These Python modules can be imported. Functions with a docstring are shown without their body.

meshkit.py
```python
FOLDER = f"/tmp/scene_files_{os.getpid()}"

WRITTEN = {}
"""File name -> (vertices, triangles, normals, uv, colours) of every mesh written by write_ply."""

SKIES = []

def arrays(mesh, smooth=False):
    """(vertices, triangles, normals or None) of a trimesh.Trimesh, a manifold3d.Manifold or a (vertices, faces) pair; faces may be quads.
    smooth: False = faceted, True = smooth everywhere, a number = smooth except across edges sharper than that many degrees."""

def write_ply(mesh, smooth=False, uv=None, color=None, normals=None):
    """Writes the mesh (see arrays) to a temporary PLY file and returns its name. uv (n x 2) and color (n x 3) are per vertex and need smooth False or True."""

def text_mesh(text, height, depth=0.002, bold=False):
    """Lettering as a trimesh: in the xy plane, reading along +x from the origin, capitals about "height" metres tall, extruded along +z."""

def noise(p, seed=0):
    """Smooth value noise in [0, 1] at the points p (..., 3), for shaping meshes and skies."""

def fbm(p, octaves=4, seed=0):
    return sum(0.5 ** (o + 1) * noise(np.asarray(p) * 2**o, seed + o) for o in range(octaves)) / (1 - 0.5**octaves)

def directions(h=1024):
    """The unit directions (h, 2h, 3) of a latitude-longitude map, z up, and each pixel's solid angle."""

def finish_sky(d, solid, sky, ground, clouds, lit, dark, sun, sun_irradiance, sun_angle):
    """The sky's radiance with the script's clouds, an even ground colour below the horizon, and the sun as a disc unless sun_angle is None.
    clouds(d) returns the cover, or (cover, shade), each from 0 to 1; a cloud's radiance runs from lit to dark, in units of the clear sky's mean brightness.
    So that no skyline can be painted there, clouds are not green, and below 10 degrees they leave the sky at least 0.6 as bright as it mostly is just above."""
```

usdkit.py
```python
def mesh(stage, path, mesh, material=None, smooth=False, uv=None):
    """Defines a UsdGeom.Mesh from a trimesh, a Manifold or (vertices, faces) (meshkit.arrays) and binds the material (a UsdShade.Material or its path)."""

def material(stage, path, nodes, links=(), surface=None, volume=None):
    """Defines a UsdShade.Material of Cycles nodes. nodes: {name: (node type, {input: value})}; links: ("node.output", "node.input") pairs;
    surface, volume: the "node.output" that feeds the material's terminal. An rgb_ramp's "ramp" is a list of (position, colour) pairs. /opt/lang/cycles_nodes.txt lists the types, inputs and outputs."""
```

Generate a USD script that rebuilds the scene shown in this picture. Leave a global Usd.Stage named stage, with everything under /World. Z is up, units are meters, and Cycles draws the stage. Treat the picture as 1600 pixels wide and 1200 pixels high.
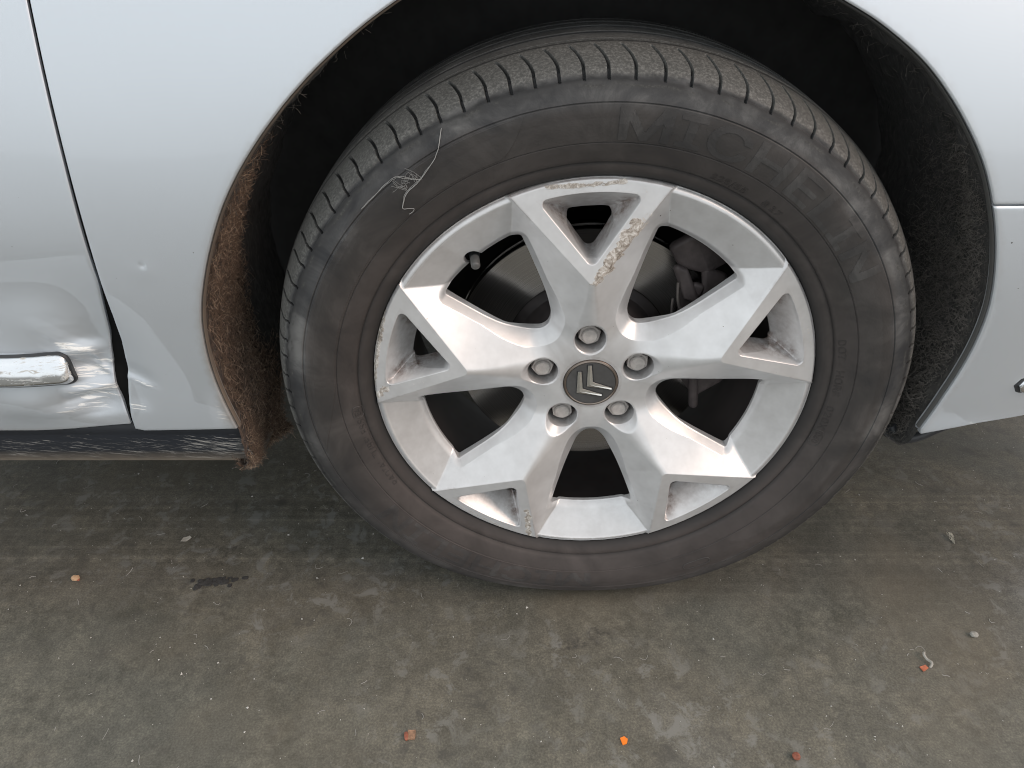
import math, random
import numpy as np, trimesh, manifold3d, usdkit, meshkit
from scipy.spatial import Delaunay, cKDTree
import shapely
from shapely.geometry import Polygon, LineString, Point
from pxr import Usd, UsdGeom, UsdLux, UsdShade, Gf, Sdf, Vt

stage = Usd.Stage.CreateInMemory()
UsdGeom.SetStageUpAxis(stage, UsdGeom.Tokens.z); UsdGeom.SetStageMetersPerUnit(stage, 1.0)
UsdGeom.Xform.Define(stage, '/World'); UsdGeom.Scope.Define(stage, '/World/Looks')
rng = np.random.default_rng(7); random.seed(7)
HUB = 0.326                      # height of the wheel centre above the floor

# ------------------------------------------------------------------ camera, sky, sun
cam = UsdGeom.Camera.Define(stage, '/World/camera')
cam.CreateHorizontalApertureAttr(36.0); cam.CreateVerticalApertureAttr(27.0)
cam.CreateFocalLengthAttr(36 * 1127.38 / 1600); cam.CreateClippingRangeAttr(Gf.Vec2f(0.02, 500))
C = np.array([-0.0734, -0.6264, 0.4486 + HUB]); yaw, pit, rol = -0.0187, 0.6104, -0.0129
fw = np.array([math.sin(yaw) * math.cos(pit), math.cos(yaw) * math.cos(pit), -math.sin(pit)])
r_ = np.cross(fw, [0, 0, 1]); r_ /= np.linalg.norm(r_); u_ = np.cross(r_, fw)
rr = r_ * math.cos(rol) + u_ * math.sin(rol); uu = -r_ * math.sin(rol) + u_ * math.cos(rol)
M = Gf.Matrix4d(*rr, 0, *uu, 0, *(-fw), 0, *C, 1)
cam.AddTransformOp().Set(M)
cam.CreateExposureAttr(0.68)

SUN = np.array([0.84, -0.32, 0.66]); SUN /= np.linalg.norm(SUN)
sun_el, sun_rot = math.asin(SUN[2]), math.atan2(SUN[0], SUN[1])
sky_m = usdkit.material(stage, '/World/Looks/sky_look', {
    'tc': ('texture_coordinate', {}),
    'sky': ('sky_texture', {'sky_type': 'single_scattering', 'sun_disc': False, 'sun_elevation': sun_el, 'sun_rotation': sun_rot, 'aerosol_density': 2.0}),
    'n': ('noise_texture', {'scale': 2.2, 'detail': 5.0, 'roughness': 0.55}),
    'r': ('rgb_ramp', {'ramp': [(0.30, (0.86, 0.86, 0.86)), (0.7, (0.98, 0.98, 0.98))]}),
    'mx': ('mix_color', {'b': (8.4, 8.8, 9.1), 'use_clamp': False}),
    'bg': ('background_shader', {'strength': 0.10})},
    [('tc.generated', 'n.vector'), ('n.fac', 'r.fac'), ('r.color', 'mx.fac'), ('sky.color', 'mx.a'), ('mx.result', 'bg.color')], surface='bg.background')
dome = UsdLux.DomeLight.Define(stage, '/World/sky')
UsdShade.MaterialBindingAPI.Apply(dome.GetPrim()).Bind(sky_m)
sun = UsdLux.DistantLight.Define(stage, '/World/sun')
sun.CreateIntensityAttr(0.30); sun.CreateAngleAttr(32.0); sun.CreateColorAttr(Gf.Vec3f(1.0, 0.74, 0.60))
sun.GetPrim().CreateAttribute('inputs:normalize', Sdf.ValueTypeNames.Bool).Set(True)
zq = Gf.Rotation(Gf.Vec3d(0, 0, 1), Gf.Vec3d(*SUN.tolist()))
sun.AddTransformOp().Set(Gf.Matrix4d().SetRotate(zq))

# ------------------------------------------------------------------ helpers
USED = {}
def path_for(name, parent):
    base = parent + '/' + name
    k = USED.get(base, 0); USED[base] = k + 1
    return base if k == 0 else f'{base}_{k:03d}'
def cd(prim, **kw):
    for k, v in kw.items(): prim.SetCustomDataByKey(k, v)
def obj(name, mesh, mat, parent='/World', smooth=30, attrs=None, **tags):
    p = path_for(name, parent)
    v, f, n = mesh if isinstance(mesh, tuple) and len(mesh) == 3 else meshkit.arrays(mesh, smooth)
    m = UsdGeom.Mesh.Define(stage, p)
    m.CreatePointsAttr(Vt.Vec3fArray.FromNumpy(v.astype(np.float32)))
    m.CreateFaceVertexCountsAttr(Vt.IntArray.FromNumpy(np.full(len(f), 3, np.int32)))
    m.CreateFaceVertexIndicesAttr(Vt.IntArray.FromNumpy(f.astype(np.int32).ravel()))
    m.CreateSubdivisionSchemeAttr('none')
    if n is not None:
        m.CreateNormalsAttr(Vt.Vec3fArray.FromNumpy(n.astype(np.float32))); m.SetNormalsInterpolation('vertex')
    if attrs:
        for k, fn in attrs.items():
            UsdGeom.PrimvarsAPI(m).CreatePrimvar(k, Sdf.ValueTypeNames.FloatArray, 'vertex').Set(Vt.FloatArray.FromNumpy(np.asarray(fn(v), np.float32)))
    UsdShade.MaterialBindingAPI.Apply(m.GetPrim()).Bind(mat)
    cd(m.GetPrim(), **tags)
    return p
def xform(name, loc=(0, 0, 0), parent='/World', rotz=0.0, **tags):
    p = path_for(name, parent); x = UsdGeom.Xform.Define(stage, p)
    if loc != (0, 0, 0) or rotz: x.AddTranslateOp().Set(Gf.Vec3d(*loc))
    if rotz: x.AddRotateZOp().Set(rotz)
    cd(x.GetPrim(), **tags); return p
def curves(name, strands, width, mat, parent, **tags):
    p = path_for(name, parent); b = UsdGeom.BasisCurves.Define(stage, p)
    b.CreateTypeAttr('linear'); b.CreateCurveVertexCountsAttr(Vt.IntArray([len(s) for s in strands]))
    b.CreatePointsAttr(Vt.Vec3fArray.FromNumpy(np.concatenate(strands).astype(np.float32)))
    b.CreateWidthsAttr(Vt.FloatArray([width])); b.SetWidthsInterpolation('constant')
    UsdShade.MaterialBindingAPI.Apply(b.GetPrim()).Bind(mat); cd(b.GetPrim(), **tags); return p
def ss(a, b, x):
    t = np.clip((np.asarray(x, float) - a) / (b - a), 0, 1); return t * t * (3 - 2 * t)
def smax(a, b, k): 
    h = np.clip(0.5 + 0.5 * (a - b) / k, 0, 1); return b * (1 - h) + a * h + k * h * (1 - h)
def smin(a, b, k): return -smax(-a, -b, k)
def cat(ms): return trimesh.util.concatenate([m for m in ms])
def grid_faces(nr, nc, closed):
    F = []
    i = np.arange(nr - 1)[:, None] * nc; j = np.arange(nc if closed else nc - 1)[None, :]
    a = i + j; b = i + (j + 1) % nc
    return np.stack([a, b, b + nc, a + nc], -1).reshape(-1, 4)
def grid(P, closed=False, flip=False):
    nr, nc = P.shape[:2]; F = grid_faces(nr, nc, closed)
    if flip: F = F[:, ::-1]
    F = np.vstack([F[:, [0, 1, 2]], F[:, [0, 2, 3]]])
    return trimesh.Trimesh(P.reshape(-1, 3), F, process=False)
def revolve(prof, n=180, a0=0, a1=2 * math.pi):
    """prof: (r, y) points, about the wheel axis y"""
    prof = np.asarray(prof, float); full = abs(a1 - a0 - 2 * math.pi) < 1e-6
    t = np.linspace(a0, a1, n, endpoint=not full)
    P = np.stack([prof[:, 0][:, None] * np.cos(t), np.repeat(prof[:, 1][:, None], len(t), 1), prof[:, 0][:, None] * np.sin(t)], -1)
    return grid(P, full)
def tube(pts, rad, n=8, cap=True):
    pts = np.asarray(pts, float); d = np.gradient(pts, axis=0); d /= np.linalg.norm(d, axis=1)[:, None] + 1e-12
    up = np.array([0.13, 0.31, 0.94]); a = np.cross(d, up); a /= np.linalg.norm(a, axis=1)[:, None]; b = np.cross(d, a)
    t = np.linspace(0, 2 * math.pi, n, endpoint=False); rad = np.broadcast_to(rad, len(pts))
    P = pts[:, None] + rad[:, None, None] * (a[:, None] * np.cos(t)[None, :, None] + b[:, None] * np.sin(t)[None, :, None])
    m = grid(P, True)
    if cap:
        v = np.vstack([m.vertices, pts[:1], pts[-1:]]); k = len(m.vertices); e = (len(pts) - 1) * n
        f = [[k, (j + 1) % n, j] for j in range(n)] + [[k + 1, e + j, e + (j + 1) % n] for j in range(n)]
        m = trimesh.Trimesh(v, np.vstack([m.faces, f]), process=False)
    return m
def densify(pts, step, closed=False):
    pts = np.asarray(pts, float)
    if closed: pts = np.vstack([pts, pts[:1]])
    L = LineString(pts); n = max(2, int(round(L.length / step)))
    q = np.array([L.interpolate(s).coords[0] for s in np.linspace(0, L.length, n + 1)])
    return q[:-1] if closed else q
def catmull(pts, n=8, closed=False):
    pts = np.asarray(pts, float); k = len(pts); out = []
    rngk = range(k) if closed else range(k - 1)
    g = (lambda i: pts[i % k]) if closed else (lambda i: pts[min(max(i, 0), k - 1)])
    for i in rngk:
        p0, p1, p2, p3 = g(i - 1), g(i), g(i + 1), g(i + 2)
        for t in np.linspace(0, 1, n, endpoint=False):
            out.append(0.5 * (2 * p1 + (p2 - p0) * t + (2 * p0 - 5 * p1 + 4 * p2 - p3) * t * t + (3 * p1 - p0 - 3 * p2 + p3) * t ** 3))
    if not closed: out.append(pts[-1])
    return np.array(out)
def hexgrid(x0, x1, z0, z1, s):
    xs = np.arange(x0, x1, s); zs = np.arange(z0, z1, s * 0.866)
    X, Z = np.meshgrid(xs, zs); X = X + (np.arange(len(zs)) % 2)[:, None] * s / 2
    return np.stack([X.ravel(), Z.ravel()], 1)
def plane_mesh(poly, pts):
    """Delaunay of pts, kept inside poly."""
    tri = Delaunay(pts); f = tri.simplices; c = pts[f].mean(1)
    keep = shapely.contains_xy(poly, c[:, 0], c[:, 1])
    f = f[keep]; a, b, d = pts[f[:, 0]], pts[f[:, 1]], pts[f[:, 2]]
    ar = (b[:, 0] - a[:, 0]) * (d[:, 1] - a[:, 1]) - (b[:, 1] - a[:, 1]) * (d[:, 0] - a[:, 0])
    f = f[np.abs(ar) > 1e-13]; ar = ar[np.abs(ar) > 1e-13]
    f[ar < 0] = f[ar < 0][:, ::-1]
    return f          # counter-clockwise in (x, z): faces -y once mapped
def sheet(poly, yfn, step=0.006, edge=0.0011, fine=None, fold=0.012, bound=0.003):
    """A pressed panel: front skin y = yfn(x, z), its edge rolled back and folded in by fold."""
    poly = shapely.geometry.polygon.orient(poly, 1.0); rings = [poly.exterior] + list(poly.interiors)
    B = [densify(np.array(r.coords)[:-1], bound, True) for r in rings]
    P = list(B)
    for off in (0.0005, 0.0011, 0.0022):
        q = poly.buffer(-off)
        for g in getattr(q, 'geoms', [q]):
            for r in [g.exterior] + list(g.interiors): P.append(densify(np.array(r.coords)[:-1], bound, True))
    x0, z0, x1, z1 = poly.bounds
    H = hexgrid(x0, x1, z0, z1, step)
    if fine is not None:
        fp, fs = fine; fb = fp.bounds; H = H[~shapely.contains_xy(fp, H[:, 0], H[:, 1])]
        h2 = hexgrid(fb[0], fb[2], fb[1], fb[3], fs); H = np.vstack([H, h2[shapely.contains_xy(fp, h2[:, 0], h2[:, 1])]])
    inner = poly.buffer(-0.0035); H = H[shapely.contains_xy(inner, H[:, 0], H[:, 1])]
    P.append(H); pts = np.vstack(P)
    pts = pts + rng.normal(0, 1e-7, pts.shape)
    f = plane_mesh(poly, pts)
    d = shapely.distance(shapely.union_all([LineString(r.coords) for r in rings]), shapely.points(pts))
    y = yfn(pts[:, 0], pts[:, 1]) + edge * np.clip(1 - d / 0.0014, 0, 1) ** 2
    V = np.stack([pts[:, 0], y, pts[:, 1]], 1); parts = [trimesh.Trimesh(V, f, process=False)]
    k = 0
    for b in B:
        n = len(b); top = V[k:k + n]; k += n
        bot = top + [0, fold, 0]; parts.append(grid(np.stack([bot, top]), True))
    m = cat(parts); m.merge_vertices(digits_vertex=6); return m

def mat(name, nodes, links, surface='p.BSDF'):
    return usdkit.material(stage, '/World/Looks/' + name, nodes, links, surface=surface)
def simple(name, col, rough=0.5, metal=0.0, var=0.15, scale=60.0, bump=0.0, bscale=300.0, **kw):
    c0 = tuple(c * (1 - var) for c in col); c1 = tuple(min(1, c * (1 + var)) for c in col)
    nodes = {'g': ('texture_coordinate', {}), 'n': ('noise_texture', {'scale': scale, 'detail': 5.0, 'roughness': 0.6}),
             'r': ('rgb_ramp', {'ramp': [(0.3, c0), (0.7, c1)]}),
             'p': ('principled_bsdf', {'roughness': rough, 'metallic': metal, **kw})}
    links = [('g.object', 'n.vector'), ('n.fac', 'r.fac'), ('r.color', 'p.base_color')]
    if bump:
        nodes['n2'] = ('noise_texture', {'scale': bscale, 'detail': 4.0}); nodes['b'] = ('bump', {'strength': bump, 'distance': 0.001})
        links += [('g.object', 'n2.vector'), ('n2.fac', 'b.height'), ('b.normal', 'p.normal')]
    return mat(name, nodes, links)

# ------------------------------------------------------------------ materials
def body_paint(name):
    return mat(name, {
        'g': ('texture_coordinate', {}),
        'fl': ('noise_texture', {'scale': 2600.0, 'detail': 1.0}),
        'sp': ('voronoi_texture', {'scale': 95.0, 'feature': 'f1'}),
        'spn': ('noise_texture', {'scale': 23.0, 'detail': 2.0}),
        'spa': ('math', {'math_type': 'multiply', 'value2': 0.13}),
        'spr': ('math', {'math_type': 'less_than'}),
        'spt': ('map_range', {'from_min': 0.56, 'from_max': 0.78, 'to_min': 0.0, 'to_max': 1.0, 'clamp': True}),
        'base': ('rgb_ramp', {'ramp': [(0.3, (0.487, 0.519, 0.548)), (0.7, (0.541, 0.575, 0.606))]}),
        'mxs': ('mix_color', {'b': (0.10, 0.095, 0.09)}),
        # scuffs: pale streaks where the panel was rubbed
        'sc': ('attribute', {'attribute': 'scuff'}), 'mp': ('mapping', {'mapping_type': 'texture', 'scale': (1 / 18.0, 1 / 18.0, 1 / 300.0), 'rotation': (0.0, 0.13, 0.0)}),
        'sn': ('noise_texture', {'scale': 1.0, 'detail': 4.0, 'roughness': 0.7, 'distortion': 0.8}),
        'sm': ('math', {'math_type': 'multiply'}),
        'sr': ('map_range', {'from_min': 0.455, 'from_max': 0.485, 'clamp': True}),
        'mxc': ('mix_color', {'b': (0.83, 0.83, 0.81)}),
        'sbr': ('map_range', {'from_min': 0.565, 'from_max': 0.585, 'clamp': True}),
        'mxd': ('mix_color', {'b': (0.30, 0.28, 0.26)}),
        # road grime along the arch edge
        'gr': ('attribute', {'attribute': 'grime'}), 'gn': ('noise_texture', {'scale': 70.0, 'detail': 6.0, 'roughness': 0.7}),
        'gm': ('math', {'math_type': 'multiply'}), 'mxg': ('mix_color', {'b': (0.30, 0.25, 0.20)}),
        'cw': ('map_range', {'from_min': 0.05, 'from_max': 0.7, 'to_min': 0.6, 'to_max': 0.08, 'clamp': True}), 'rsc': ('math', {'math_type': 'multiply_add', 'value2': 0.22}),
        'on': ('noise_texture', {'scale': 9.0, 'detail': 2.0}), 'ob': ('bump', {'strength': 0.03, 'distance': 0.004}),
        'rgh': ('map_range', {'from_min': 0.0, 'from_max': 1.0, 'to_min': 0.42, 'to_max': 0.62}),
        'p': ('principled_bsdf', {'metallic': 0.72, 'coat_weight': 0.6, 'coat_roughness': 0.05, 'coat_ior': 1.45})},
        [('g.object', 'fl.vector'), ('fl.fac', 'base.fac'), ('g.object', 'sp.vector'), ('g.object', 'spn.vector'),
         ('spn.fac', 'spt.value'), ('spt.result', 'spa.value1'), ('sp.distance', 'spr.value1'), ('spa.value', 'spr.value2'),
         ('base.color', 'mxs.a'), ('spr.value', 'mxs.fac'),
         ('g.object', 'mp.vector'), ('mp.vector', 'sn.vector'), ('sn.fac', 'sm.value1'), ('sc.fac', 'sm.value2'), ('sm.value', 'sr.value'),
         ('mxs.result', 'mxc.a'), ('sr.result', 'mxc.fac'), ('sm.value', 'sbr.value'), ('mxc.result', 'mxd.a'), ('sbr.result', 'mxd.fac'),
         ('g.object', 'gn.vector'), ('gn.fac', 'gm.value1'), ('gr.fac', 'gm.value2'), ('mxd.result', 'mxg.a'), ('gm.value', 'mxg.fac'),
         ('mxg.result', 'p.base_color'), ('sr.result', 'rgh.value'), ('sc.fac', 'rsc.value1'), ('rgh.result', 'rsc.value3'), ('rsc.value', 'p.roughness'), ('sc.fac', 'cw.value'), ('cw.result', 'p.coat_weight'),
         ('g.object', 'on.vector'), ('on.fac', 'ob.height'), ('ob.normal', 'p.coat_normal')])
PAINT = body_paint('silver_paint')
RIM = mat('wheel_paint', {
    'g': ('texture_coordinate', {}),
    'n': ('noise_texture', {'scale': 38.0, 'detail': 6.0, 'roughness': 0.65}),
    'base': ('rgb_ramp', {'ramp': [(0.3, (0.50, 0.495, 0.49)), (0.7, (0.60, 0.598, 0.595))]}),
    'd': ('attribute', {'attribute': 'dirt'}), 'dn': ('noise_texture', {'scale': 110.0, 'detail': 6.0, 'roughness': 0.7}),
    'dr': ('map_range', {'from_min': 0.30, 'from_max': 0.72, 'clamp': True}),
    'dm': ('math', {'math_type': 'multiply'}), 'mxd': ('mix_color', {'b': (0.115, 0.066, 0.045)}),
    'sv': ('voronoi_texture', {'scale': 190.0}), 'sa': ('math', {'math_type': 'less_than'}),
    'sn': ('noise_texture', {'scale': 45.0, 'detail': 2.0}), 'st': ('map_range', {'from_min': 0.58, 'from_max': 0.8, 'to_min': 0.0, 'to_max': 0.16, 'clamp': True}),
    'mxs': ('mix_color', {'b': (0.09, 0.07, 0.06)}),
    'ra': ('attribute', {'attribute': 'rash'}), 'rn': ('noise_texture', {'scale': 170.0, 'detail': 8.0, 'roughness': 0.75, 'distortion': 1.2}),
    'rm': ('math', {'math_type': 'add'}), 'rr': ('map_range', {'from_min': 1.02, 'from_max': 1.10, 'clamp': True}),
    'rc': ('rgb_ramp', {'ramp': [(0.38, (0.15, 0.125, 0.10)), (0.48, (0.32, 0.285, 0.245)), (0.56, (0.48, 0.45, 0.41)), (0.64, (0.66, 0.64, 0.61))]}),
    'mxr': ('mix_color', {}),
    'bb': ('bump', {'strength': 0.4, 'distance': 0.0012}), 'bh': ('math', {'math_type': 'multiply'}),
    'met': ('map_range', {'to_min': 0.50, 'to_max': 0.0, 'clamp': True}), 'rgh': ('map_range', {'to_min': 0.36, 'to_max': 0.75, 'clamp': True}),
    'p': ('principled_bsdf', {'coat_weight': 0.25, 'coat_roughness': 0.12})},
    [('g.object', 'n.vector'), ('n.fac', 'base.fac'), ('g.object', 'dn.vector'), ('dn.fac', 'dr.value'), ('dr.result', 'dm.value1'), ('d.fac', 'dm.value2'),
     ('base.color', 'mxd.a'), ('dm.value', 'mxd.fac'),
     ('g.object', 'sv.vector'), ('g.object', 'sn.vector'), ('sn.fac', 'st.value'), ('sv.distance', 'sa.value1'), ('st.result', 'sa.value2'),
     ('mxd.result', 'mxs.a'), ('sa.value', 'mxs.fac'),
     ('g.object', 'rn.vector'), ('rn.fac', 'rm.value1'), ('ra.fac', 'rm.value2'), ('rm.value', 'rr.value'), ('rn.fac', 'rc.fac'),
     ('mxs.result', 'mxr.a'), ('rc.color', 'mxr.b'), ('rr.result', 'mxr.fac'), ('mxr.result', 'p.base_color'),
     ('rr.result', 'bh.value1'), ('rn.fac', 'bh.value2'), ('bh.value', 'bb.height'), ('bb.normal', 'p.normal'),
     ('rr.result', 'met.value'), ('met.result', 'p.metallic'), ('rr.result', 'rgh.value'), ('rgh.result', 'p.roughness')])
TYRE = mat('tyre_rubber', {
    'g': ('texture_coordinate', {}),
    'n': ('noise_texture', {'scale': 17.0, 'detail': 7.0, 'roughness': 0.65, 'distortion': 0.6}),
    'n2': ('noise_texture', {'scale': 420.0, 'detail': 4.0, 'roughness': 0.7}),
    'n3': ('noise_texture', {'scale': 5.0, 'detail': 3.0}),
    'side': ('rgb_ramp', {'ramp': [(0.32, (0.024, 0.023, 0.0225)), (0.5, (0.036, 0.033, 0.031)), (0.68, (0.056, 0.051, 0.048))]}),
    'tr': ('rgb_ramp', {'ramp': [(0.36, (0.042, 0.042, 0.039)), (0.5, (0.064, 0.063, 0.058)), (0.66, (0.120, 0.118, 0.110))]}),
    'bu': ('rgb_ramp', {'ramp': [(0.36, (0.024, 0.025, 0.027)), (0.5, (0.055, 0.055, 0.055)), (0.64, (0.125, 0.124, 0.120))]}),
    'br': ('rgb_ramp', {'ramp': [(0.35, (0.037, 0.0315, 0.029)), (0.65, (0.056, 0.0475, 0.044))]}),
    'at': ('attribute', {'attribute': 'tread'}), 'ab': ('attribute', {'attribute': 'shoulder'}), 'ad': ('attribute', {'attribute': 'dust'}), 'ag': ('attribute', {'attribute': 'groove'}),
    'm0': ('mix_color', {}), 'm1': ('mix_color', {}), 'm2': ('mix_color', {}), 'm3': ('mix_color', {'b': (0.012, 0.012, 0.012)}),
    'bp': ('bump', {'strength': 0.35, 'distance': 0.0006}),
    'p': ('principled_bsdf', {'roughness': 0.62, 'specular_ior_level': 0.30})},
    [('g.object', 'n.vector'), ('g.object', 'n2.vector'), ('g.object', 'n3.vector'), ('n.fac', 'side.fac'), ('n2.fac', 'tr.fac'), ('n.fac', 'bu.fac'), ('n.fac', 'br.fac'),
     ('side.color', 'm0.a'), ('br.color', 'm0.b'), ('ad.fac', 'm0.fac'), ('m0.result', 'm1.a'), ('bu.color', 'm1.b'), ('ab.fac', 'm1.fac'),
     ('m1.result', 'm2.a'), ('tr.color', 'm2.b'), ('at.fac', 'm2.fac'), ('m2.result', 'm3.a'), ('ag.fac', 'm3.fac'), ('m3.result', 'p.base_color'),
     ('n2.fac', 'bp.height'), ('bp.normal', 'p.normal')])
LETTER = simple('tyre_lettering', (0.034, 0.031, 0.029), 0.5, var=0.35, scale=40, bump=0.2, bscale=500)
BOLT = simple('bolt_metal', (0.44, 0.41, 0.385), 0.5, 0.25, var=0.2, scale=160, bump=0.15, bscale=600)
CAPM = simple('cap_grey', (0.070, 0.069, 0.068), 0.32, 0.2, var=0.1, scale=200)
CAPRING = simple('cap_ring_dark_chrome', (0.20, 0.165, 0.14), 0.25, 0.9, var=0.15, scale=80)
CHEV = simple('chevron_chrome', (0.62, 0.60, 0.56), 0.22, 0.95, var=0.08, scale=120)
BLACKPL = simple('black_plastic', (0.018, 0.019, 0.021), 0.45, var=0.3, scale=40, bump=0.1, bscale=900)
DARK = simple('dark_underseal', (0.024, 0.023, 0.022), 0.8, var=0.3, scale=40)
BARREL = simple('barrel_brake_dust', (0.024, 0.019, 0.018), 0.6, 0.2, var=0.35, scale=25)
CALIPER = simple('caliper_cast', (0.058, 0.048, 0.047), 0.55, 0.3, var=0.35, scale=70, bump=0.3, bscale=500)
HAT = simple('disc_hat_rust', (0.030, 0.025, 0.024), 0.6, 0.3, var=0.4, scale=50)
CLIP = simple('spring_steel', (0.16, 0.145, 0.135), 0.4, 0.7, var=0.2)
DISC = mat('brake_disc_steel', {
    'g': ('texture_coordinate', {}), 's': ('separate_xyz', {}), 'c': ('combine_xyz', {'y': 0.0, 'z': 0.0}),
    'x2': ('math', {'math_type': 'multiply'}), 'z2': ('math', {'math_type': 'multiply'}), 'ad': ('math', {'math_type': 'add'}), 'sq': ('math', {'math_type': 'sqrt'}),
    'n': ('noise_texture', {'scale': 900.0, 'detail': 3.0}), 'r': ('rgb_ramp', {'ramp': [(0.3, (0.27, 0.26, 0.25)), (0.7, (0.42, 0.40, 0.385))]}),
    'b': ('bump', {'strength': 0.5, 'distance': 0.0004}), 'tg': ('tangent', {'direction_type': 'radial', 'axis': 'y'}),
    'p': ('principled_bsdf', {'metallic': 1.0, 'roughness': 0.20, 'anisotropic': 0.8})},
    [('g.object', 's.vector'), ('s.x', 'x2.value1'), ('s.x', 'x2.value2'), ('s.z', 'z2.value1'), ('s.z', 'z2.value2'), ('x2.value', 'ad.value1'), ('z2.value', 'ad.value2'),
     ('ad.value', 'sq.value1'), ('sq.value', 'c.x'), ('c.vector', 'n.vector'), ('n.fac', 'r.fac'), ('r.color', 'p.base_color'), ('n.fac', 'b.height'), ('b.normal', 'p.normal'), ('tg.tangent', 'p.tangent')])
CHROME = mat('scratched_chrome', {
    'g': ('texture_coordinate', {}), 'sc': ('attribute', {'attribute': 'scuff'}), 'mp': ('mapping', {'scale': (45.0, 60.0, 260.0), 'rotation': (0.0, 0.16, 0.0)}),
    'n': ('noise_texture', {'scale': 1.0, 'detail': 5.0, 'roughness': 0.7, 'distortion': 1.0}), 'm': ('math', {'math_type': 'multiply'}),
    'r': ('map_range', {'from_min': 0.50, 'from_max': 0.58, 'clamp': True}), 'mx': ('mix_color', {'a': (0.66, 0.67, 0.68), 'b': (0.36, 0.36, 0.33)}),
    'me': ('map_range', {'to_min': 1.0, 'to_max': 0.0}), 'ro': ('map_range', {'to_min': 0.12, 'to_max': 0.6}),
    'p': ('principled_bsdf', {})},
    [('g.object', 'mp.vector'), ('mp.vector', 'n.vector'), ('n.fac', 'm.value1'), ('sc.fac', 'm.value2'), ('m.value', 'r.value'), ('r.result', 'mx.fac'),
     ('mx.result', 'p.base_color'), ('r.result', 'me.value'), ('me.result', 'p.metallic'), ('r.result', 'ro.value'), ('ro.result', 'p.roughness')])
SILL = mat('scraped_sill_plastic', {
    'g': ('texture_coordinate', {}), 'mp': ('mapping', {'mapping_type': 'texture', 'scale': (1 / 30.0, 1 / 30.0, 1 / 520.0), 'rotation': (0.0, 0.22, 0.0)}),
    'n': ('noise_texture', {'scale': 1.0, 'detail': 5.0, 'roughness': 0.75}), 'sc': ('attribute', {'attribute': 'scuff'}), 'm': ('math', {'math_type': 'multiply'}),
    'r': ('map_range', {'from_min': 0.605, 'from_max': 0.665, 'clamp': True}), 'mx': ('mix_color', {'a': (0.010, 0.012, 0.016), 'b': (0.30, 0.29, 0.27)}),
    'gr': ('attribute', {'attribute': 'grime'}), 'gn': ('noise_texture', {'scale': 60.0, 'detail': 6.0, 'roughness': 0.7}), 'gm': ('math', {'math_type': 'multiply', 'use_clamp': True}), 'mg': ('mix_color', {'b': (0.20, 0.165, 0.13)}),
    'p': ('principled_bsdf', {'roughness': 0.45, 'specular_ior_level': 0.4})},
    [('g.object', 'mp.vector'), ('mp.vector', 'n.vector'), ('n.fac', 'm.value1'), ('sc.fac', 'm.value2'), ('m.value', 'r.value'), ('r.result', 'mx.fac'),
     ('g.object', 'gn.vector'), ('gn.fac', 'gm.value1'), ('gr.fac', 'gm.value2'), ('mx.result', 'mg.a'), ('gm.value', 'mg.fac'), ('mg.result', 'p.base_color')])
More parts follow.
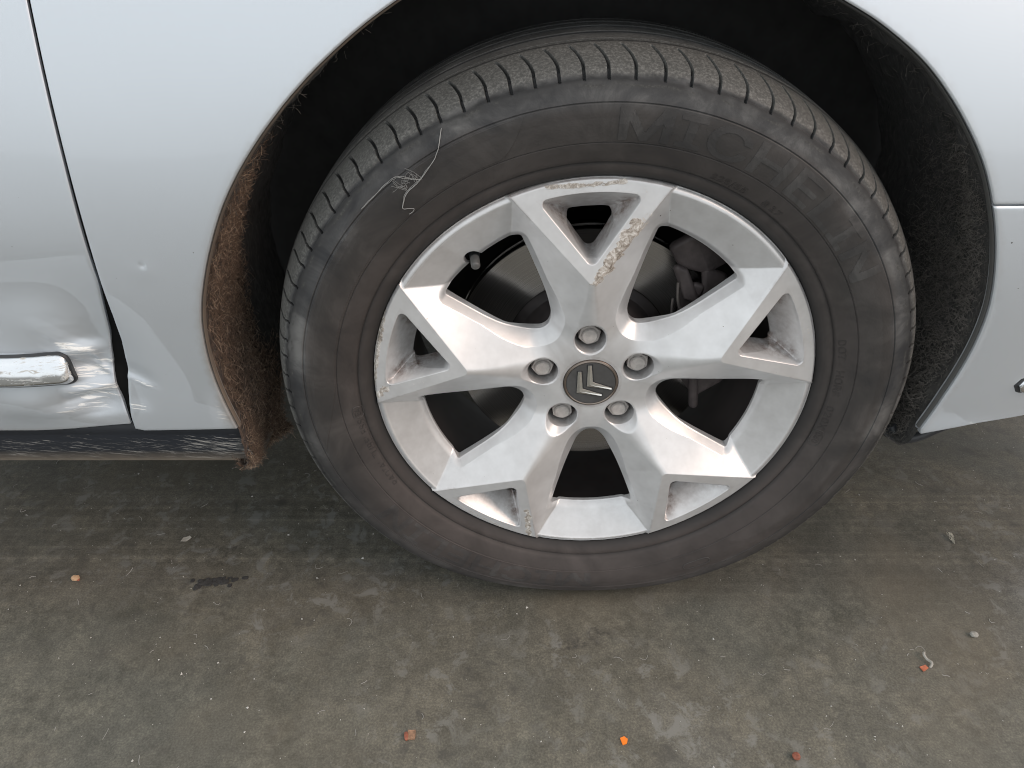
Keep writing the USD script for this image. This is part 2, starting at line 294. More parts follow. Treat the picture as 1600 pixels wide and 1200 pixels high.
def felt(name):
    return mat(name, {
        'g': ('texture_coordinate', {}), 'd': ('attribute', {'attribute': 'dirt'}), 'mp': ('mapping', {'scale': (1.0, 1.0, 0.45)}),
        'n': ('noise_texture', {'scale': 160.0, 'detail': 6.0, 'roughness': 0.75}), 'n2': ('noise_texture', {'scale': 18.0, 'detail': 5.0}),
        'br': ('rgb_ramp', {'ramp': [(0.36, (0.016, 0.011, 0.008)), (0.5, (0.055, 0.036, 0.025)), (0.66, (0.15, 0.105, 0.074))]}),
        'bk': ('rgb_ramp', {'ramp': [(0.35, (0.015, 0.0145, 0.0135)), (0.55, (0.040, 0.038, 0.034)), (0.75, (0.10, 0.094, 0.084))]}),
        'ad': ('math', {'math_type': 'add'}), 'rg': ('map_range', {'from_min': 0.85, 'from_max': 1.15, 'clamp': True}), 'mx': ('mix_color', {}),
        'b': ('bump', {'strength': 1.0, 'distance': 0.003}), 'p': ('principled_bsdf', {'roughness': 0.95, 'specular_ior_level': 0.1, 'sheen_weight': 0.1})},
        [('g.object', 'mp.vector'), ('mp.vector', 'n.vector'), ('g.object', 'n2.vector'), ('n.fac', 'br.fac'), ('n.fac', 'bk.fac'),
         ('n2.fac', 'ad.value1'), ('d.fac', 'ad.value2'), ('ad.value', 'rg.value'), ('rg.result', 'mx.fac'), ('bk.color', 'mx.a'), ('br.color', 'mx.b'), ('mx.result', 'p.base_color'),
         ('n.fac', 'b.height'), ('b.normal', 'p.normal')])
FELT = felt('felt_liner')
FIB_BROWN = simple('dusty_brown_fibres', (0.125, 0.083, 0.057), 0.9, var=0.9, scale=700)
FIB_DARK = simple('dark_fibres', (0.115, 0.105, 0.092), 0.9, var=0.7, scale=500)

# ------------------------------------------------------------------ floor
FLOOR = mat('stained_concrete', {
    'g': ('geometry', {}), 's': ('separate_xyz', {}),
    'n1': ('noise_texture', {'scale': 2.6, 'detail': 8.0, 'roughness': 0.6, 'distortion': 0.8}),
    'n2': ('noise_texture', {'scale': 14.0, 'detail': 9.0, 'roughness': 0.68, 'distortion': 0.4}),
    'n3': ('noise_texture', {'scale': 420.0, 'detail': 5.0, 'roughness': 0.7}),
    'mps': ('mapping', {'scale': (2.2, 4.6, 1.0), 'rotation': (0.0, 0.0, 0.2)}), 'n4': ('noise_texture', {'scale': 2.2, 'detail': 7.0, 'roughness': 0.65, 'distortion': 0.5}),
    'c1': ('rgb_ramp', {'ramp': [(0.30, (0.082, 0.082, 0.069)), (0.42, (0.092, 0.090, 0.074)), (0.50, (0.097, 0.092, 0.074)), (0.58, (0.104, 0.097, 0.077)), (0.70, (0.116, 0.113, 0.099))]}),
    'c2': ('rgb_ramp', {'ramp': [(0.34, (0.82, 0.82, 0.81)), (0.5, (1.0, 1.0, 1.0)), (0.64, (1.22, 1.21, 1.19))]}),
    'c3': ('rgb_ramp', {'ramp': [(0.36, (0.72, 0.72, 0.72)), (0.5, (1.0, 1.0, 1.0)), (0.64, (1.38, 1.37, 1.35))]}),
    'n9': ('noise_texture', {'scale': 75.0, 'detail': 7.0, 'roughness': 0.72}), 'c9': ('rgb_ramp', {'ramp': [(0.38, (0.76, 0.76, 0.75)), (0.5, (0.99, 0.99, 0.99)), (0.62, (1.28, 1.27, 1.25))]}), 'm9': ('mix_color', {'blend_type': 'multiply', 'use_clamp': False}), 'f9': ('map_range', {'from_min': 0.42, 'from_max': 0.60, 'to_min': 0.35, 'to_max': 1.0, 'clamp': True}),
    'wv': ('wave_texture', {'wave_type': 'bands', 'bands_direction': 'x', 'scale': 10.5, 'distortion': 1.5, 'detail': 2.0}), 'wr': ('rgb_ramp', {'ramp': [(0.0, (1.0, 1.0, 1.0)), (0.45, (1.0, 1.0, 1.0)), (0.8, (1.35, 1.34, 1.33))]}),
    'ya': ('math', {'math_type': 'subtract', 'value2': 0.105}), 'yb': ('math', {'math_type': 'absolute'}), 'yc': ('math', {'math_type': 'subtract', 'value2': 0.0515}), 'yd': ('math', {'math_type': 'absolute'}), 'ye': ('map_range', {'from_min': 0.0025, 'from_max': 0.0055, 'to_min': 0.8, 'to_max': 0.0, 'clamp': True}), 'm10': ('mix_color', {'blend_type': 'multiply', 'use_clamp': False}),
    'c4': ('rgb_ramp', {'ramp': [(0.30, (0.80, 0.79, 0.78)), (0.42, (0.99, 0.99, 0.99)), (0.8, (1.05, 1.04, 1.02))]}),
    'm2': ('mix_color', {'blend_type': 'multiply', 'fac': 1.0, 'use_clamp': False}), 'm3': ('mix_color', {'blend_type': 'multiply', 'fac': 1.0, 'use_clamp': False}), 'm4': ('mix_color', {'blend_type': 'multiply', 'fac': 1.0, 'use_clamp': False}),
    'na': ('noise_texture', {'scale': 34.0, 'detail': 9.0, 'roughness': 0.72, 'distortion': 0.5}), 'ra': ('map_range', {'from_min': 0.53, 'from_max': 0.60, 'to_max': 0.9, 'clamp': True}),
    'rb': ('map_range', {'from_min': 0.46, 'from_max': 0.38, 'to_max': 0.75, 'clamp': True}), 'fa': ('map_range', {'from_min': 0.44, 'from_max': 0.60, 'clamp': True}), 'fb': ('map_range', {'from_min': 0.52, 'from_max': 0.40, 'clamp': True}),
    'xa': ('math', {'math_type': 'multiply'}), 'xb': ('math', {'math_type': 'multiply'}), 'ma': ('mix_color', {'b': (0.165, 0.162, 0.145)}), 'mb': ('mix_color', {'b': (0.058, 0.055, 0.047)}),
    # worn tyre lane parallel to the car
    'lw': ('math', {'math_type': 'multiply_add', 'value2': 0.05}),
    'lane': ('rgb_ramp', {'ramp': [(0.0, (1, 1, 1)), (0.425, (1, 1, 1)), (0.50, (0.90, 0.90, 0.91)), (0.525, (0.80, 0.80, 0.82)), (0.57, (0.79, 0.80, 0.81)), (0.60, (0.88, 0.88, 0.88)), (1.0, (0.92, 0.92, 0.92))]}),
    'ly': ('map_range', {'from_min': -1.0, 'from_max': 1.0, 'clamp': True}),
    'm5': ('mix_color', {'blend_type': 'multiply', 'fac': 1.0, 'use_clamp': False}),
    # fine lines left by tyres
    'mpl': ('mapping', {'scale': (0.9, 120.0, 1.0)}), 'n5': ('noise_texture', {'scale': 1.0, 'detail': 3.0, 'distortion': 0.1}),
    'lr': ('rgb_ramp', {'ramp': [(0.35, (0.88, 0.88, 0.88)), (0.55, (1.0, 1.0, 1.0)), (0.68, (1.22, 1.21, 1.2))]}), 'm6': ('mix_color', {'blend_type': 'multiply', 'use_clamp': False}), 'lf': ('rgb_ramp', {'ramp': [(0.0, (0, 0, 0)), (0.49, (0, 0, 0)), (0.525, (0.8, 0.8, 0.8)), (0.6, (0.8, 0.8, 0.8)), (0.64, (0, 0, 0)), (1.0, (0, 0, 0))]}),
    # rusty tint here and there
    'n6': ('noise_texture', {'scale': 3.3, 'detail': 4.0, 'w': 1.0}), 'mpr': ('mapping', {'location': (4.2, 7.7, 0.0)}), 'rf': ('map_range', {'from_min': 0.54, 'from_max': 0.72, 'to_max': 0.45, 'clamp': True}), 'm7': ('mix_color', {'b': (0.112, 0.094, 0.066)}),
    # fine cracks
    'vc': ('voronoi_texture', {'feature': 'distance_to_edge', 'scale': 2.6}), 'vn': ('noise_texture', {'scale': 9.0, 'detail': 6.0, 'roughness': 0.6}), 'va': ('vector_math', {'math_type': 'scale', 'scale': 0.16}), 'vad': ('vector_math', {'math_type': 'add'}),
    'cr': ('map_range', {'from_min': 0.0, 'from_max': 0.010, 'to_min': 1.0, 'to_max': 0.0, 'clamp': True}), 'cm': ('map_range', {'from_min': 0.57, 'from_max': 0.66, 'clamp': True}), 'cmul': ('math', {'math_type': 'multiply'}), 'm8': ('mix_color', {'b': (0.040, 0.037, 0.032)}),
    'rg': ('map_range', {'from_min': 0.3, 'from_max': 0.7, 'to_min': 0.42, 'to_max': 0.66}),
    'b': ('bump', {'strength': 0.22, 'distance': 0.0010}), 'bm': ('math', {'math_type': 'add'}), 
    'p': ('principled_bsdf', {'specular_ior_level': 0.35})},
    [('g.position', 'n1.vector'), ('g.position', 'n2.vector'), ('g.position', 'n3.vector'), ('g.position', 'mps.vector'), ('mps.vector', 'n4.vector'), ('g.position', 's.vector'),
     ('n1.fac', 'c1.fac'), ('n2.fac', 'c2.fac'), ('n3.fac', 'c3.fac'), ('n4.fac', 'c4.fac'),
     ('c1.color', 'm2.a'), ('c2.color', 'm2.b'), ('m2.result', 'm3.a'), ('c3.color', 'm3.b'), ('g.position', 'n9.vector'), ('n9.fac', 'c9.fac'), ('n4.fac', 'f9.value'), ('f9.result', 'm9.fac'), ('m3.result', 'm9.a'), ('c9.color', 'm9.b'), ('m9.result', 'm10.a'), ('g.position', 'wv.vector'), ('wv.fac', 'wr.fac'), ('wr.color', 'm10.b'), ('s.y', 'ya.value1'), ('ya.value', 'yb.value1'), ('yb.value', 'yc.value1'), ('yc.value', 'yd.value1'), ('yd.value', 'ye.value'), ('ye.result', 'm10.fac'), ('m10.result', 'm4.a'), ('c4.color', 'm4.b'),
     ('n2.fac', 'lw.value1'), ('s.y', 'lw.value3'), ('lw.value', 'ly.value'), ('ly.result', 'lane.fac'), ('g.position', 'na.vector'), ('na.fac', 'ra.value'), ('na.fac', 'rb.value'), ('n1.fac', 'fa.value'), ('n4.fac', 'fb.value'), ('ra.result', 'xa.value1'), ('fa.result', 'xa.value2'), ('rb.result', 'xb.value1'), ('fb.result', 'xb.value2'), ('m4.result', 'ma.a'), ('xa.value', 'ma.fac'), ('ma.result', 'mb.a'), ('xb.value', 'mb.fac'), ('mb.result', 'm5.a'), ('lane.color', 'm5.b'),
     ('g.position', 'mpl.vector'), ('mpl.vector', 'n5.vector'), ('n5.fac', 'lr.fac'), ('ly.result', 'lf.fac'), ('lf.color', 'm6.fac'), ('m5.result', 'm6.a'), ('lr.color', 'm6.b'),
     ('g.position', 'mpr.vector'), ('mpr.vector', 'n6.vector'), ('n6.fac', 'rf.value'), ('m6.result', 'm7.a'), ('rf.result', 'm7.fac'),
     ('g.position', 'vn.vector'), ('vn.color', 'va.vector1'), ('g.position', 'vad.vector1'), ('va.vector', 'vad.vector2'), ('vad.vector', 'vc.vector'),
     ('vc.distance', 'cr.value'), ('n4.fac', 'cm.value'), ('cr.result', 'cmul.value1'), ('cm.result', 'cmul.value2'), ('m7.result', 'm8.a'), ('cmul.value', 'm8.fac'),
     ('m8.result', 'p.base_color'), ('n2.fac', 'rg.value'), ('rg.result', 'p.roughness'), ('n3.fac', 'bm.value1'), ('n2.fac', 'bm.value2'), ('bm.value', 'b.height'), ('b.normal', 'p.normal')])
gx = np.concatenate([[-60, -20, -6], np.linspace(-2, 2, 41), [6, 20, 60]]); GX, GY = np.meshgrid(gx, gx, indexing='ij')
obj('floor', grid(np.stack([GX, GY, 0 * GX], -1)), FLOOR, smooth=False, kind='structure', label='smooth grey-brown concrete floor stained with tyre marks', category='floor')

# ------------------------------------------------------------------ the car
CAR = xform('car', (0, 0, HUB), label='silver car with a dented door and scraped alloy front wheel on the concrete floor', category='car')
WHEEL = xform('wheel', parent=CAR)

# ---- alloy rim: pressed-out height field h (mm, towards the viewer), five spokes
PHI = 0.0558 + math.radians(90)
R0 = 231.5
def fold(X, Z):
    r = np.hypot(X, Z); th = np.arctan2(Z, X) - PHI; w = math.radians(72)
    a = th - w * np.round(th / w); return r, a
def wpoly():
    half = [(78, 0), (80, 7), (87.5, 15), (100, 22.3), (115, 29.6), (135, 36.8), (158, 43.8), (174, 48.3)]
    arc = [(187.3 * math.cos(t), 187.3 * math.sin(t)) for t in np.linspace(math.radians(15.6), 0, 14)]
    h = np.array(half + arc); full = np.vstack([h, (h * [1, -1])[::-1][1:-1]])
    q = Polygon(catmull(half[::-1] + [(x, -y) for x, y in half[1:]], 6).tolist() + [(187.3 * math.cos(t), 187.3 * math.sin(t)) for t in np.linspace(-math.radians(15.5), math.radians(15.5), 28)])
    return q.buffer(-3).buffer(3, quad_segs=12)
WIN0 = wpoly()
pk_arc = [(219.5 * math.cos(t), 219.5 * math.sin(t)) for t in np.linspace(-0.222, 0.222, 25)]
POCK0 = Polygon([(150, 0)] + pk_arc).buffer(-6).buffer(6, quad_segs=10)
h_arc = [(195 * math.cos(t), 195 * math.sin(t)) for t in np.linspace(-0.135, 0.135, 15)]
HOLE0 = Polygon([(150.5, 0), (174, 15.2)] + h_arc[::-1] + [(174, -15.2)]).buffer(0).buffer(-7).buffer(7, quad_segs=12)
POCK_RING = LineString(POCK0.exterior.coords)
def spoke_fields(X, Z):
    r, a = fold(X, Z); u = r * np.cos(a); v = np.abs(r * np.sin(a))
    hV = 16 - 0.182 * (u - 131)
    kk = 7.0 + 16.0 * ss(0, 70, 131 - u); base = -(u - 132.5) * 0.643
    S = smax(base + v * 0.766, base - v * 0.766, kk)
    return r, a, u, v, hV, S
def dwin(X, Z):
    """distance outside the nearest window's side edge (mm) and the window-frame radius"""
    r = np.hypot(X, Z); th = np.arctan2(Z, X) - PHI - math.radians(36); w = math.radians(72); a = th - w * np.round(th / w)
    P = np.stack([r * np.cos(a), r * np.sin(a)], 1); return shapely.distance(WIN0, shapely.points(P)), P[:, 0]
def pocket_fields(u, v):
    d1 = (u - 150) * 0.602 - v * 0.7985; r = np.hypot(u, v); d2 = 219.5 - r
    return d1, d2
def rim_h(X, Z, raw=False):
    r, a, u, v, hV, S = spoke_fields(X, Z)
    k = 0.80 + 0.25 * ss(100, 200, u)
    roof = hV - k * np.maximum(S, 0)
    hub = -16.8 - 0.0040 * np.maximum(r - 30, 0) ** 2
    h = smax(roof, hub, 9.0)
    # bolt scallops: cones about the bolt axes
    rho = np.hypot(u - 54, v); cone = -18.5 + 1.62 * (rho - 16.5)
    h = np.where(rho < 40, smin(h, cone, 1.6), h)
    # band between the spokes
    band = np.where(r < 224, -2.6 - (224 - r) * 0.60 + 0.0 * r, -2.6 + 1.5 * ss(223.6, 226.2, r)) - 3.4 * np.clip((r - 225.6) / 5.9, 0, 1) ** 2
    band = np.where(r < 150, -200, band)
    h = np.where(S > -0.01, smax(h, band, 1.2), h)
    # chamfer round the windows
    d, uw = dwin(X, Z); t = 1 - ss(72, 140, uw)
    wch = 6.2 + 7.5 * t; D = 5.2 + 4.5 * t
    m = (1 - ss(183, 196, r)) * (S > 0)
    q = np.clip(1 - d / wch, 0, 1); h = h - m * D * q
    # flange edge of the V faces
    h = np.where(S <= 0, h - 2.0 * np.clip((r - 229.3) / 2.2, 0, 1) ** 2, h)
    # pockets in the V faces
    cand = (u > 145) & (r < 222) & (S < 4)
    if cand.any():
        q_ = shapely.points(np.stack([u[cand], (r * np.sin(a))[cand]], 1)); pin = shapely.contains(POCK0, q_); dp = shapely.distance(POCK_RING, q_)
        dep = smin(4.2 * dp, 1.46 * (219.5 - r[cand]), 4.0); dep = np.maximum(dep, 0); e = np.clip(dep / 3.0, 0, 1); dep = dep * (0.45 + 0.55 * e)
        h = h.copy(); hc = h[cand]; h[cand] = np.where(pin, np.maximum(hV[cand] - dep, -42), hc)
    return h
def rot(P, ang):
    c, s = math.cos(ang), math.sin(ang); P = np.asarray(P); return np.stack([P[:, 0] * c - P[:, 1] * s, P[:, 0] * s + P[:, 1] * c], 1)
def ring(poly, ang, step): return rot(densify(np.array(poly.exterior.coords)[:-1], step, True), ang)
holes, feats = [], []
VALVE_A = math.atan2(150, -126.5)
for k in range(5):
    sp = PHI + math.radians(72 * k); wn = sp + math.radians(36)
    wp = Polygon(ring(WIN0, wn, 1.0))
    dv = (VALVE_A - wn + math.pi) % (2 * math.pi) - math.pi
    if abs(dv) < math.radians(18):
        c = np.array([math.cos(VALVE_A), math.sin(VALVE_A)]) * 190.5
        wp = wp.union(Point(*c).buffer(8.5, quad_segs=16)).buffer(-1.2).buffer(1.2)
    holes.append(wp); holes.append(Polygon(ring(HOLE0, sp, 0.9)))
    bc = 54 * np.array([math.cos(sp), math.sin(sp)]); holes.append(Point(*bc).buffer(16.5, quad_segs=24))
    for off, st in ((0, 0.9), (-0.7, 0.9), (-1.6, 1.0), (0.7, 0.9)): feats.append(ring(POCK0.buffer(off), sp, st))
    L = []
    for s in (1, -1): L += [np.array([[132.5 + dn * -.643 + t * 0.766, s * (t * 0.643 + dn * .766)] for t in np.arange(3 if dn <= 0 else 0, 131, 0.7)]) for dn in (0, .6, -.6)]
    feats.append(rot(np.vstack(L), sp))
    for t in (22.5, 45.5, 67): pass
    feats.append(ring(WIN0.buffer(0.8), wn, 1.0)); feats.append(ring(WIN0.buffer(1.8), wn, 1.1)); feats.append(ring(WIN0.buffer(3.2), wn, 1.0))
    for dn in np.arange(4.4, 15, 0.8):
        q = ring(WIN0.buffer(dn), wn, 0.9); feats.append(q[np.hypot(q[:, 0], q[:, 1]) < 186])
    feats.append(bc + np.stack([17.3 * np.cos(np.linspace(0, 6.283, 100, False)), 17.3 * np.sin(np.linspace(0, 6.283, 100, False))], 1))
cap_hole = Point(0, 0).buffer(30.2, quad_segs=40); holes.append(cap_hole)
disc_poly = Point(0, 0).buffer(R0, quad_segs=220)
rimpoly = disc_poly.difference(shapely.union_all(holes))
bl = [densify(np.array(r.coords)[:-1], 0.95, True) for r in [rimpoly.exterior] + list(rimpoly.interiors)]
for rad in (230.9, 230.2, 229.3, 226.5, 224.9, 223.6, 222.4): 
    t = np.arange(0, 2 * math.pi, 1.1 / rad); feats.append(np.stack([rad * np.cos(t), rad * np.sin(t)], 1))
H = hexgrid(-R0, R0, -R0, R0, 1.2)
F = np.vstack(feats); F = F[shapely.contains_xy(rimpoly.buffer(-0.45), F[:, 0], F[:, 1])]
keepF = np.ones(len(F), bool); pr = cKDTree(F).query_pairs(0.38, output_type='ndarray'); keepF[pr[:, 1]] = False; F = F[keepF]
H = H[shapely.contains_xy(rimpoly.buffer(-0.7), H[:, 0], H[:, 1])]; H = H[cKDTree(F).query(H)[0] > 0.75]
Bp = np.vstack(bl); pts = np.vstack([Bp, F, H]); pts = pts + rng.normal(0, 1e-4, pts.shape)
f = plane_mesh(rimpoly, pts); hh = rim_h(pts[:, 0], pts[:, 1])
V = np.stack([pts[:, 0], -hh, pts[:, 1]], 1) / 1000
parts = [trimesh.Trimesh(V, f, process=False)]
k = 0
for i, b in enumerate(bl):
    n = len(b); top = V[k:k + n]; k += n; cen = b.mean(0)
    if i == 0:      # outer flange rolls back to the tyre bead
        rows = [top]
        for rad, y in ((232.1, 4.2), (232.3, 6.5), (231.0, 12.0)):
            q = b / np.linalg.norm(b, axis=1)[:, None] * rad / 1000; rows.append(np.stack([q[:, 0], np.full(n, y / 1000), q[:, 1]], 1))
        parts.append(grid(np.stack(rows[::-1]), True)); continue
    area = abs(Polygon(b).area); c0 = cen
    if area < 1200 and abs(np.hypot(*cen) - 54) < 8: back = 46.0
    elif area < 1300: back = 31.0
    elif area > 4000: back = 47.0
    else: back = 30.0
    if abs(np.hypot(*cen)) < 5: back = 30.0
    nb = np.linalg.norm(b - cen, axis=1)[:, None]; d0 = (cen - b) / np.maximum(nb, 1e-9)
    rows = [top]; rb = np.linalg.norm(b, axis=1)
    win = area > 4000
    if win: yb = np.maximum(31.0 + 14 * (1 - ss(82, 118, rb)), top[:, 1] * 1000 + 5)
    else: yb = np.full(n, back)
    for t, ins in ((0.05, 0.45), (0.16, 0.8), (1.0, 0.3)):
        q = b + (d0 * ins if win else 0 * d0)
        y = top[:, 1] * 1000 * (1 - t) + np.maximum(yb, top[:, 1] * 1000 + 3) * t
        rows.append(np.stack([q[:, 0] / 1000, y / 1000, q[:, 1] / 1000], 1))
    parts.append(grid(np.stack(rows), True))
e_ = 0.3; px, pz = pts[:, 0], pts[:, 1]
hx = (rim_h(px + e_, pz) - rim_h(px - e_, pz)) / (2 * e_); hz = (rim_h(px, pz + e_) - rim_h(px, pz - e_)) / (2 * e_)
nf = np.stack([-hx, -np.ones_like(hx), -hz], 1); nf /= np.linalg.norm(nf, axis=1)[:, None]
wv, wf, wn = meshkit.arrays(cat(parts[1:]), 40)
rim = (np.vstack([V, wv]), np.vstack([f, wf + len(V)]), np.vstack([nf, wn]))
RASH = [(0, (141, -7), (187, -40), 11.0, 1.0), (0, (226, 40), (226, -30), 4.5, 0.66), (0, (196, -52), (180, -41), 8.0, .55), (0, (222, -45), (206, -56), 5, 0.45), (0, (135, 3), (133, -3), 4, 0.6),
        (1, (228, 52), (230, -40), 6.0, 0.72), (1, (222, 62), (214, 52), 8.0, 0.72), (1, (196, 42), (170, 22), 5.0, 0.45), (2, (222, -60), (228, 30), 3.0, 0.6), (2, (224, 66), (180, 34), 7.0, 0.75),
        (4, (229, 60), (229, 70), 3, 0.75), (4, (228, -70), (224, 20), 2.5, 0.5), (3, (228, -66), (228, 66), 2.0, 0.48), (3, (232, 110), (226, 140), 3.0, 0.45)]
def rash(v):
    x, z = v[:, 0] * 1000, v[:, 2] * 1000; out = np.zeros(len(v))
    for k, a, b, w, s in RASH:
        ang = PHI + math.radians(72 * k); A, B = rot([a, b], ang); d = B - A
        t = np.clip(((x - A[0]) * d[0] + (z - A[1]) * d[1]) / (d @ d), 0, 1); dist = np.hypot(x - A[0] - t * d[0], z - A[1] - t * d[1]) + w * 1.1 * (meshkit.fbm(v * 170, 4, 3) - .5)
        out = np.maximum(out, s * (1 - ss(0.2 * w, 1.0 * w, dist)))
    return out * (v[:, 1] < 0.012)
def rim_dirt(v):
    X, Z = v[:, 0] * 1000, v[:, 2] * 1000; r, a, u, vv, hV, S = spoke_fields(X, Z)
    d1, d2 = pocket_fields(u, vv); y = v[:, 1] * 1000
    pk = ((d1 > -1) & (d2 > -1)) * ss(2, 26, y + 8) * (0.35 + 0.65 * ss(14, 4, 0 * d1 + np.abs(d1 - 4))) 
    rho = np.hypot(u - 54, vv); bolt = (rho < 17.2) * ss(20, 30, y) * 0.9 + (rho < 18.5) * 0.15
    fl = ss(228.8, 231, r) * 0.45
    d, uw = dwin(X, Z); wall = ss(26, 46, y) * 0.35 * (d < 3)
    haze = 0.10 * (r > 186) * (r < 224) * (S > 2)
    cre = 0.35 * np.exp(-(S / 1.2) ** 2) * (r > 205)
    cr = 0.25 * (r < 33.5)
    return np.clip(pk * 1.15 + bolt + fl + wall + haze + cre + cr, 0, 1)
obj('rim', rim, RIM, WHEEL, smooth=24, attrs={'rash': rash, 'dirt': rim_dirt})
obj('rim_barrel', revolve([(.2035, .028), (.2025, .034), (.2005, .05), (.200, .075), (.201, .12), (.206, .16), (.214, .195), (.226, .205), (.226, .212)], 220), BARREL, WHEEL, smooth=40)

# ---- wheel bolts, centre cap, emblem, valve
def bolt_mesh():
    h = trimesh.creation.cylinder(radius=12.2, height=26, sections=6); h = manifold3d.Manifold(manifold3d.Mesh(h.vertices.astype(np.float32), h.faces.astype(np.uint32)))
    s = manifold3d.Manifold.sphere(17.2, 64).translate([0, 0, -3.5])
    c = manifold3d.Manifold.cylinder(30, 11.6, 11.6, 48).translate([0, 0, -22])
    m = h ^ s.scale([1, 1, 0.98]); m = m ^ manifold3d.Manifold.cylinder(40, 20, 20, 48).translate([0, 0, -30])
    top = manifold3d.Manifold.cylinder(2.0, 8.6, 7.4, 40).translate([0, 0, 11.6]); m = m + top
    fl = manifold3d.Manifold.cylinder(4, 13.4, 12.4, 48).translate([0, 0, -12.8])
    m = m + fl; a = m.to_mesh(); v = a.vert_properties[:, :3]; return v, a.tri_verts
bv, bf = bolt_mesh()
for k in range(5):
    sp = PHI + math.radians(72 * k); c = rot([[54, 0]], sp)[0]; tw = random.uniform(0, 1.0)
    v = rot(bv[:, :2], tw); W = np.stack([v[:, 0] + c[0], 37.5 - bv[:, 2], v[:, 1] + c[1]], 1) / 1000
    b = trimesh.Trimesh(W, bf, process=False); b.fix_normals()
    obj('wheel_bolt', b, BOLT, WHEEL, smooth=28)
    s = revolve([(16.5, 43.5), (12, 44), (9, 49), (0.1, 49)], 40); s.vertices[:] = (s.vertices + [c[0], 0, c[1]]) / 1000; s.invert()
    obj('bolt_seat', s, HAT, WHEEL, smooth=30)
obj('centre_cap', revolve(np.array([(0.01, 15.2), (14, 15.25), (26.4, 15.6), (26.7, 16.4)]) / 1000, 96), CAPM, WHEEL, smooth=30)
obj('cap_ring', revolve(np.array([(26.7, 17.2), (26.9, 15.6), (27.8, 15.0), (29.2, 15.6), (29.9, 17.0), (30.0, 24)]) / 1000, 96), CAPRING, WHEEL, smooth=40)
def chevron(p0, p1, p2, w0, w1, w2, flat=False):
    """folded leg pair p0-p1-p2 with a raised ridge"""
    P = np.array([p0, p1, p2], float); 
    d1 = (P[1] - P[0]) / np.linalg.norm(P[1] - P[0]); d2 = (P[2] - P[1]) / np.linalg.norm(P[2] - P[1])
    n1, n2 = np.array([-d1[1], d1[0]]), np.array([-d2[1], d2[0]]); nm = n1 + n2; nm /= (nm @ n1)
    ns = [n1, nm, n2]; ws = [w0, w1, w2]; rows = []
    for off, y in (((-1, 15.5), (-1, 15.05), (1, 15.05), (1, 15.5)) if flat else ((-1, 15.5), (-1, 14.6), (-0.1, 13.4), (0.85, 14.4), (1, 15.5))):
        rows.append([[P[i][0] + ns[i][0] * off * ws[i], y, P[i][1] + ns[i][1] * off * ws[i]] for i in range(3)])
    R = np.array(rows) / 1000; m = grid(R)
    caps = []
    for e in (0, 2):
        r = R[:, e]; v = r; ff = [[0, i, i + 1] for i in range(1, len(r) - 1)]; caps.append(trimesh.Trimesh(v, ff, process=False))
    return cat([m] + caps)
def flipcheck(m):
    n = m.face_normals[:, 1].mean(); 
    if n > 0: m.invert()
    return m
obj('emblem_chevron', flipcheck(chevron((-12.6, 15.6), (-11.6, -9.2), (12.4, -15.2), 2.0, 3.5, 1.3)), CHEV, WHEEL, smooth=20)
obj('emblem_chevron', flipcheck(chevron((-2.1, 23.7), (-0.8, -0.6), (22.6, -6.7), 2.0, 3.5, 1.3)), CHEV, WHEEL, smooth=20)
obj('emblem_recess', flipcheck(chevron((-12.6, 16.6), (-11.5, -9.2), (13.4, -15.4), 2.9, 4.4, 2.1, True)), BLACKPL, WHEEL, smooth=20)
obj('emblem_recess', flipcheck(chevron((-2.1, 24.7), (-0.7, -0.6), (23.6, -6.9), 2.9, 4.4, 2.1, True)), BLACKPL, WHEEL, smooth=20)
va = np.array([math.cos(VALVE_A), math.sin(VALVE_A)])
def vpt(r, y): return np.array([va[0] * r, y, va[1] * r]) / 1000
obj('valve_stem', tube([vpt(191.5, 52), vpt(189, 36), vpt(187, 26)], [.0058, .0056, .0048], 16), BLACKPL, WHEEL, smooth=40)
obj('valve_cap', tube([vpt(187.4, 27.5), vpt(186, 20), vpt(184.8, 13.5), vpt(184.5, 12.2), vpt(184.4, 11.8)], [.0047, .0047, .0045, .0036, .0018], 16), simple('valve_cap_plastic', (0.10, 0.098, 0.095), 0.45, var=0.2), WHEEL, smooth=40)

# ---- tyre
prof = np.array([(231.6, 12), (233.0, 4.0), (236.5, -0.5), (240.5, -3.6), (245.5, -5.0), (247.6, -4.4), (249.5, -7.8), (256, -11.0), (263, -14.0), (266.6, -15.2), (267.4, -14.7), (268.2, -15.8), (276, -17.8), (284, -19.2), (292, -19.4), (299.2, -18.4),
                 (300.2, -17.5), (301.2, -18.2), (306, -17.0), (311, -15.6), (315, -14.4), (317.3, -13.4), (318.2, -11.6), (321.0, -10.6), (324.6, -6.4), (327.8, 0.8), (330.4, 8), (332.8, 16), (334.8, 24), (336.2, 31), (337.0, 36.6)])
crown = lambda y: 339.7 - 0.00062 * (y - 92.5) ** 2
gro = []
for c, w in ((40.5, 1.3), (66, 4.2), (92.5, 4.6), (119, 4.2), (146, 1.6)):
    for yy, dr in ((c - w - .5, 0), (c - w, -.8), (c - w + .4, -8.0), (c + w - .4, -8.0), (c + w, -.8), (c + w + .5, 0)): gro.append((crown(yy) + dr, yy))
gro = np.array(gro); ins = []
for y in (50, 57, 73, 79, 86, 100, 106, 113, 127, 134, 140): ins.append((crown(y), y))
tread = np.array(sorted(np.vstack([gro, ins]).tolist(), key=lambda q: q[1]))
back = prof[::-1].copy(); back[:, 1] = 185 - back[:, 1]
def dens(P, step):
    return densify(P, step)
PF = np.vstack([prof, tread, back])
out = [PF[0]]
